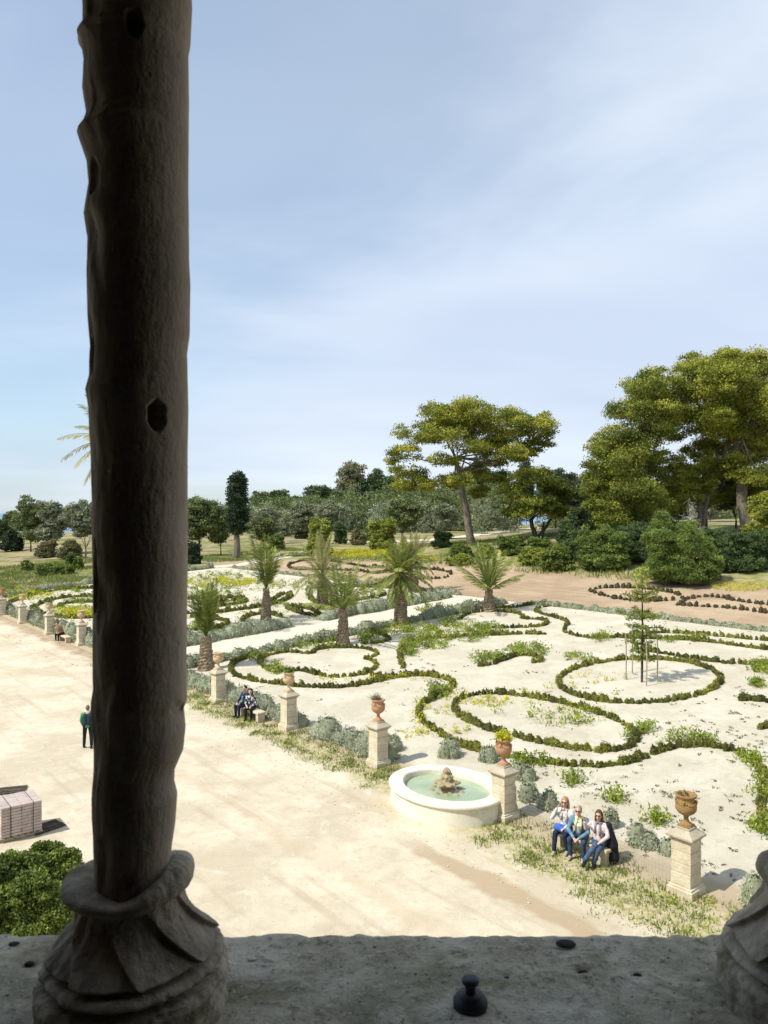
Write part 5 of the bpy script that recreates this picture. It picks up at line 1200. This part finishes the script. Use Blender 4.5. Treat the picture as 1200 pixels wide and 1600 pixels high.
# ------------------------------------------------------------------ the building round the window
YI, YO = .93, 1.30       # inner and outer faces of the wall
SZ = H-.71               # sill top
CX1 = (209-600)/FPX*1.1; CX2 = (1284-600)/FPX*1.1; PITCH = CX2-CX1
XL = CX1-PITCH+.06; XR = CX2+PITCH-.06
ZS = H+1.02; RA = (PITCH-.14)/2
bl = empty('building', (0, 0, 0), 0, 'old stone building with the shaded window the view is taken from', 'building')
def slab(name, x0, x1, y0, y1, z0, z1, mat, par=bl):
    m = MB(); m.box(((x0+x1)/2, (y0+y1)/2, (z0+z1)/2), (x1-x0, y1-y0, z1-z0)); return m.build(name, mat, par)
slab('wall', -16, XL, YI, YO, -.5, 15, M['wallout']); slab('wall', XR, 18, YI, YO, -.5, 15, M['wallout'])
slab('wall', XL, XR, YI+.003, YO-.02, -.5, SZ-.16, M['wallout']); 
m = MB()
for k in range(3):
    cx = CX1-PITCH/2+k*PITCH; n = 20
    arc = [(cx+RA*math.cos(math.pi*i/n), ZS+RA*math.sin(math.pi*i/n)) for i in range(n+1)]
    pl = [(cx+PITCH/2+(.0 if k < 2 else -.06), ZS)]+arc+[(cx-PITCH/2+(.06 if k == 0 else 0), ZS)]
    V = []
    for (x, z) in pl:
        for y in (YI+.002, YO-.002): V += [(x, y, z), (x, y, 15)]
    F = []
    for i in range(len(pl)-1):
        a, b = i*4, (i+1)*4; F += [(a, b, b+1, a+1), (a+2, a+3, b+3, b+2), (a, a+2, b+2, b), (a+1, b+1, b+3, a+3)]
    m.add(V, F)
m.build('arch_wall', M['wallout'], bl)
slab('floor', -3.2, 4.0, -5, YI-.002, H-1.75, H-1.55, M['wallin']); slab('ceiling', -3.2, 4.0, -5, YI-.002, H+2.4, H+2.6, M['wallin'])
slab('inner_wall', -3.4, -3.2, -5, YI-.002, H-1.75, H+2.6, M['wallin']); slab('inner_wall', 4.0, 4.2, -5, YI-.002, H-1.75, H+2.6, M['wallin']); slab('inner_wall', -3.4, 4.2, -5.2, -5, H-1.75, H+2.6, M['wallin'])
slab('inner_wall', -3.2, XL-.0, YI-.06, YI-.003, H-1.55, H+2.4, M['wallin']); slab('inner_wall', XR, 4.0, YI-.06, YI-.003, H-1.55, H+2.4, M['wallin'])
# sill: one worn slab
nx, ny = 420, 90; xs = np.linspace(XL+.004, XR-.004, nx); ys = np.linspace(YI-.1, YO+.0, ny); X, Y = np.meshgrid(xs, ys, indexing='ij')
from mathutils import noise as mn
Z = np.zeros_like(X); EO = np.array([.008*mn.noise(Vector((x*9, 0, 1)))+.005*mn.noise(Vector((x*37, 3, 1))) for x in xs])
PITS = [(393, 1500, .010, .004), (688, 1500, .007, .006), (792, 1520, .008, .008), (911, 1518, .010, .010), (995, 1522, .009, .009), (884, 1475, .02, .003), (48, 1508, .009, .006), (25, 1475, .01, .004), (1085, 1530, .008, .004), (520, 1478, .006, .004), (440, 1560, .006, .004), (610, 1545, .005, .004)]
PW = [((px-600)/FPX*(.71*FPX/(py-HOR)), .71*FPX/(py-HOR), r, d) for px, py, r, d in PITS]
for i in range(nx):
    for j in range(ny):
        x, y = X[i, j], Y[i, j]
        z = .004*mn.noise(Vector((x*14, y*14, 0)))+.0025*mn.noise(Vector((x*50, y*50, 2)))+.0012*mn.noise(Vector((x*150, y*150, 5)))
        e = (YO+EO[i]-y)/.03
        if e < 1: z -= .012*(1-e)**2
        for (a, b_, r, d) in PW:
            if abs(x-a) < 2*r and abs(y-b_) < 2*r:
                q = math.hypot((x-a)*.8, (y-b_)*1.2)/r
                if q < 1: z -= d*(1-q*q)
        Z[i, j] = SZ+z
Yd = Y.copy(); Yd[:, -1] += EO; Yd[:, -2] += EO*.7
V = [(X[i, j], Yd[i, j], Z[i, j]) for i in range(nx) for j in range(ny)]
F = [(i*ny+j, (i+1)*ny+j, (i+1)*ny+j+1, i*ny+j+1) for i in range(nx-1) for j in range(ny-1)]
k0 = len(V)
V += [(X[i, -1], Yd[i, -1]+.002, SZ-.15) for i in range(nx)]+[(X[i, 0], Y[i, 0], SZ-.15) for i in range(nx)]
F += [(i*ny+ny-1, (i+1)*ny+ny-1, k0+i+1, k0+i) for i in range(nx-1)]+[((i+1)*ny, i*ny, k0+nx+i, k0+nx+i+1) for i in range(nx-1)]
F += [(k0+i, k0+i+1, k0+nx+i+1, k0+nx+i) for i in range(nx-1)]
m = MB(); m.add(V, F); m.build('window_sill', M['sill'], bl, True)
# dark pebbles and seeds lying on the sill
for i, (px, py, r, lb) in enumerate([(884, 1476, .017, 'flat black stone on the outer edge of the sill, right of the black knob'), (911, 1518, .008, 'small black pebble in a pit, third from the right column'), (996, 1522, .007, 'small black pebble nearest the right column'), (792, 1527, .006, 'tiny black pebble right behind the black knob'), (688, 1504, .006, 'tiny dark pebble left of the black knob'), (46, 1508, .008, 'elongated dark pebble at the left end of the sill'), (22, 1476, .009, 'flat dark chip near the left frame edge'), (394, 1500, .008, 'brownish chip on the sill just right of the left column base')]):
    D = .71*FPX/(py-HOR); m = MB(); m.ball((0, 0, 0), (r, r*.7, r*(.22 if i in (0, 6, 7) else .5)), 10, 6)
    o = m.build('pebble', M['pebble'] if i < 7 else M['bench'], None, True); o.location = ((px-600)/FPX*D, D, SZ+.0015-(.004 if 0 < i < 5 else 0)); tag(o, lb, 'pebble', 'dark pebbles on the sill')
# black knob
D = .71*FPX/(1572-HOR); kb = empty('sill_knob', ((735-600)/FPX*D, D, SZ-.001), 0, 'small black iron knob with a round foot, standing on the stone sill', 'knob')
m = MB(); m.lathe([(.0235, 0), (.0245, .003), (.0245, .009), (.022, .012), (.0215, .014), (.018, .016), (.0175, .019), (.012, .021)], 36); m.build('foot', M['iron'], kb, True)
m = MB(); m.lathe([(.0085, .018), (.0075, .022), (.0072, .029), (.0085, .032), (.0118, .034), (.0125, .037), (.012, .040), (.008, .042)], 28); m.build('stem', M['iron'], kb, True)

# ------------------------------------------------------------------ eroded window columns
Dc = 1.1; mp_ = Dc/FPX
LX = [(0, 133), (60, 135), (66, 131), (74, 126), (82, 132), (110, 137), (150, 135), (190, 140), (208, 134), (220, 126), (235, 131), (262, 140), (300, 143), (345, 136), (380, 142), (440, 141), (500, 142), (545, 146), (590, 144), (612, 138), (640, 143), (700, 147), (800, 148), (900, 149), (1000, 150), (1070, 150), (1092, 146), (1110, 145), (1150, 149), (1200, 149), (1240, 147), (1300, 149), (1360, 150), (1420, 149)]
RX = [(0, 298), (60, 295), (72, 292), (150, 293), (300, 292), (400, 293), (440, 295), (520, 294), (550, 290), (640, 292), (700, 291), (900, 291), (1050, 289), (1095, 290), (1110, 285), (1140, 288), (1175, 284), (1205, 271), (1225, 270), (1245, 275), (1290, 272), (1330, 266), (1420, 262)]
def itp(tab, y):
    ys_ = [a for a, b in tab]; xs_ = [b for a, b in tab]; return float(np.interp(y, ys_, xs_))
HOLES = [(234, 84, 12, 21, .03), (262, 657, 12, 23, .03), (283, 1100, 6, 12, .004), (168, 300, 10, 30, .006), (160, 560, 8, 30, .007), (165, 900, 6, 60, .006), (215, 1350, 12, 14, .004)]
def column(cx, label, mirror, seed):
    root = empty('stone_column', (cx, Dc, SZ), 0, label, 'column', 'columns of the window')
    n, rows = 220, 560; zt = ZS-.15; zb = H-(1400-HOR)*mp_
    V = []; F = []
    for r in range(rows):
        z = zb+(zt-zb)*r/(rows-1); py = HOR-(z-H)/mp_; pyc = max(0, py) if py >= 0 else -py*.7
        xl = itp(LX, pyc); xr = itp(RX, pyc)
        if mirror: xl, xr = 209*2-itp(RX, (pyc*1.13+310) % 1400), 209*2-itp(LX, (pyc*.9+210) % 1400)
        c0 = ((xl+xr)/2-209)*mp_; r0 = (xr-xl)/2*mp_
        if mirror: c0 += .010; r0 *= .93
        for k in range(n):
            a = 2*math.pi*k/n; ca, sa = math.cos(a), math.sin(a)
            lft = .3+.9*max(0, -ca); nz = lft*.0022*mn.noise(Vector((ca*2.2+seed, sa*2.2, z*7)))+lft*.0012*mn.noise(Vector((ca*6, sa*6+seed, z*22)))+.0004*mn.noise(Vector((ca*20, sa*20+seed, z*70)))
            # flaked left flank
            fl = max(0, -ca)*max(0, mn.noise(Vector((ca*1.6, sa*3+seed, z*11+4))))*.016 if sa < .5 else 0
            rr = r0*(1 if abs(ca) > .9 else 1)+nz*(1-abs(ca)**8*.6)-fl*(1-abs(ca)**4)
            if sa < 0 and not mirror:
                X_ = 209+ (c0+rr*ca)/mp_
                for (hx, hy, hw, hh_, dp) in HOLES:
                    q = ((X_-hx)/hw)**2+((py-hy)/hh_)**2+.35*mn.noise(Vector((X_*.12, py*.08, 9)))
                    if q < 1: rr -= dp*min(1, (1-q)*2.2)
            V.append((c0+rr*ca, rr*sa, z-SZ))
    for r in range(rows-1):
        for k in range(n): j = (k+1) % n; F.append((r*n+k, r*n+j, (r+1)*n+j, (r+1)*n+k))
    m = MB(); m.add(V, F); m.build('shaft', M['column'], root, True)
    # broken collar ring
    V = []; F = []; n1, n2 = 260, 40
    for i in range(n1):
        a = 2*math.pi*i/n1; ca, sa = math.cos(a), math.sin(a)
        front = max(0, -sa); rt = max(0, ca)**1.5; lt = max(0, -ca)**1.5
        if mirror: rt, lt = lt, rt
        tube = .0068+.0155*rt+.009*lt+.006*max(0, sa); big = .074-.014*rt+.010*lt
        if lt > .2: tube *= 1+.3*mn.noise(Vector((a*2.5, 2, seed)))
        for j in range(n2):
            b_ = 2*math.pi*j/n2
            t_ = tube*(1+.10*mn.noise(Vector((ca*2+seed, sa*2, math.cos(b_)*.8)))+.07*mn.noise(Vector((ca*9, sa*9+seed, math.sin(b_)*1.5+math.cos(b_)))))
            cb_ = math.cos(b_); rr = big+(t_*cb_ if cb_ > 0 else cb_*(big-.046))
            zc = H-(1384-HOR)*mp_-SZ+.016*rt+.008*lt-.001*front
            V.append((rr*ca, rr*sa, zc+t_*math.sin(b_)*(1-.45*lt)))
    for i in range(n1):
        for j in range(n2): i2, j2 = (i+1) % n1, (j+1) % n2; F.append((i*n2+j, i2*n2+j, i2*n2+j2, i*n2+j2))
    m = MB(); m.add(V, F); m.build('collar_ring', M['colbase'], root, True)
    # flared base with four worn corner leaves
    z1 = H-(1390-HOR)*mp_-SZ
    V = []; F = []; n = 320; rows = 190
    for r in range(rows):
        t = r/(rows-1); z = z1*(1-t)
        core = .066+.010*t+.030*t**3
        for k in range(n):
            a = 2*math.pi*k/n+.0; ca, sa = math.cos(a), math.sin(a)
            sgx = 1 if not mirror else -1
            sq = 1/(abs(ca)**7+abs(sa)**7)**(1/7)
            dl = abs(((a-math.pi/4+math.pi/4) % (math.pi/2))-math.pi/4)          # angle from the nearest corner
            TF = .47
            if t < TF:
                q = t/TF; rr = .070+.050*q**1.9
                fr = ((a*sgx-.62*q+.228)*8/(2*math.pi)) % 1
                rr += .015*((1-fr)**1.5-.25)*min(1, .25+q*1.3)*(1-.35*q)
                if fr > .93: rr += (.015*.9*min(1, .25+q*1.3)*(1-.35*q))*((fr-.93)/.07)**2
                if q > .94: rr -= .006*((q-.94)/.06)**2
            elif t < .51: rr = .108
            elif t < .60: rr = .119+.009*math.sin(math.pi*(t-.51)/.09)
            elif t < .635: rr = .110
            else: rr = .132*(.8+.2*sq)-.006*max(0, 1-(t-.635)/.06)
            L_ = max(0, -ca*sgx)
            rr *= 1-L_*.06*(1.0 if t > .2 else t*5)
            nz = .0018*mn.noise(Vector((ca*3+seed, sa*3, z*18)))+.0014*mn.noise(Vector((ca*9, sa*9+seed, z*60)))+.0008*mn.noise(Vector((ca*26, sa*26+seed, z*170)))
            if L_ > .2: nz += .011*(L_-.2)*mn.noise(Vector((ca*5+7, sa*5+seed, z*34)))
            if t > .51: nz += (.004 if t > .62 else .0012)*mn.noise(Vector((ca*4+3, sa*4+seed, z*30)))+.002*mn.noise(Vector((ca*14+3, sa*14+seed, z*90)))
            V.append(((rr+nz)*ca-.002, (rr+nz)*sa, z))
    for r in range(rows-1):
        for k in range(n): j = (k+1) % n; F.append((r*n+k, (r+1)*n+k, (r+1)*n+j, r*n+j))
    m = MB(); m.add(V, F); m.build('base', M['colbase'], root, True)
    # capital and abacus
    m = MB(); zc = ZS-SZ
    m.lathe([(.07, zc-.17), (.086, zc-.165), (.088, zc-.15), (.075, zc-.14), (.08, zc-.1), (.105, zc-.05), (.13, zc-.045)], 40); m.box((0, 0, zc-.025), (.29, YO-YI-.06, .046), bev=.006)
    m.build('capital', M['colbase'], root, True)
    return root
column(CX1, 'weathered stone column filling the left of the window, with pitted shaft and flared base', False, 0)
column(CX2, 'stone column at the bottom right corner, only its broken collar and flared base in view', True, 5.3)
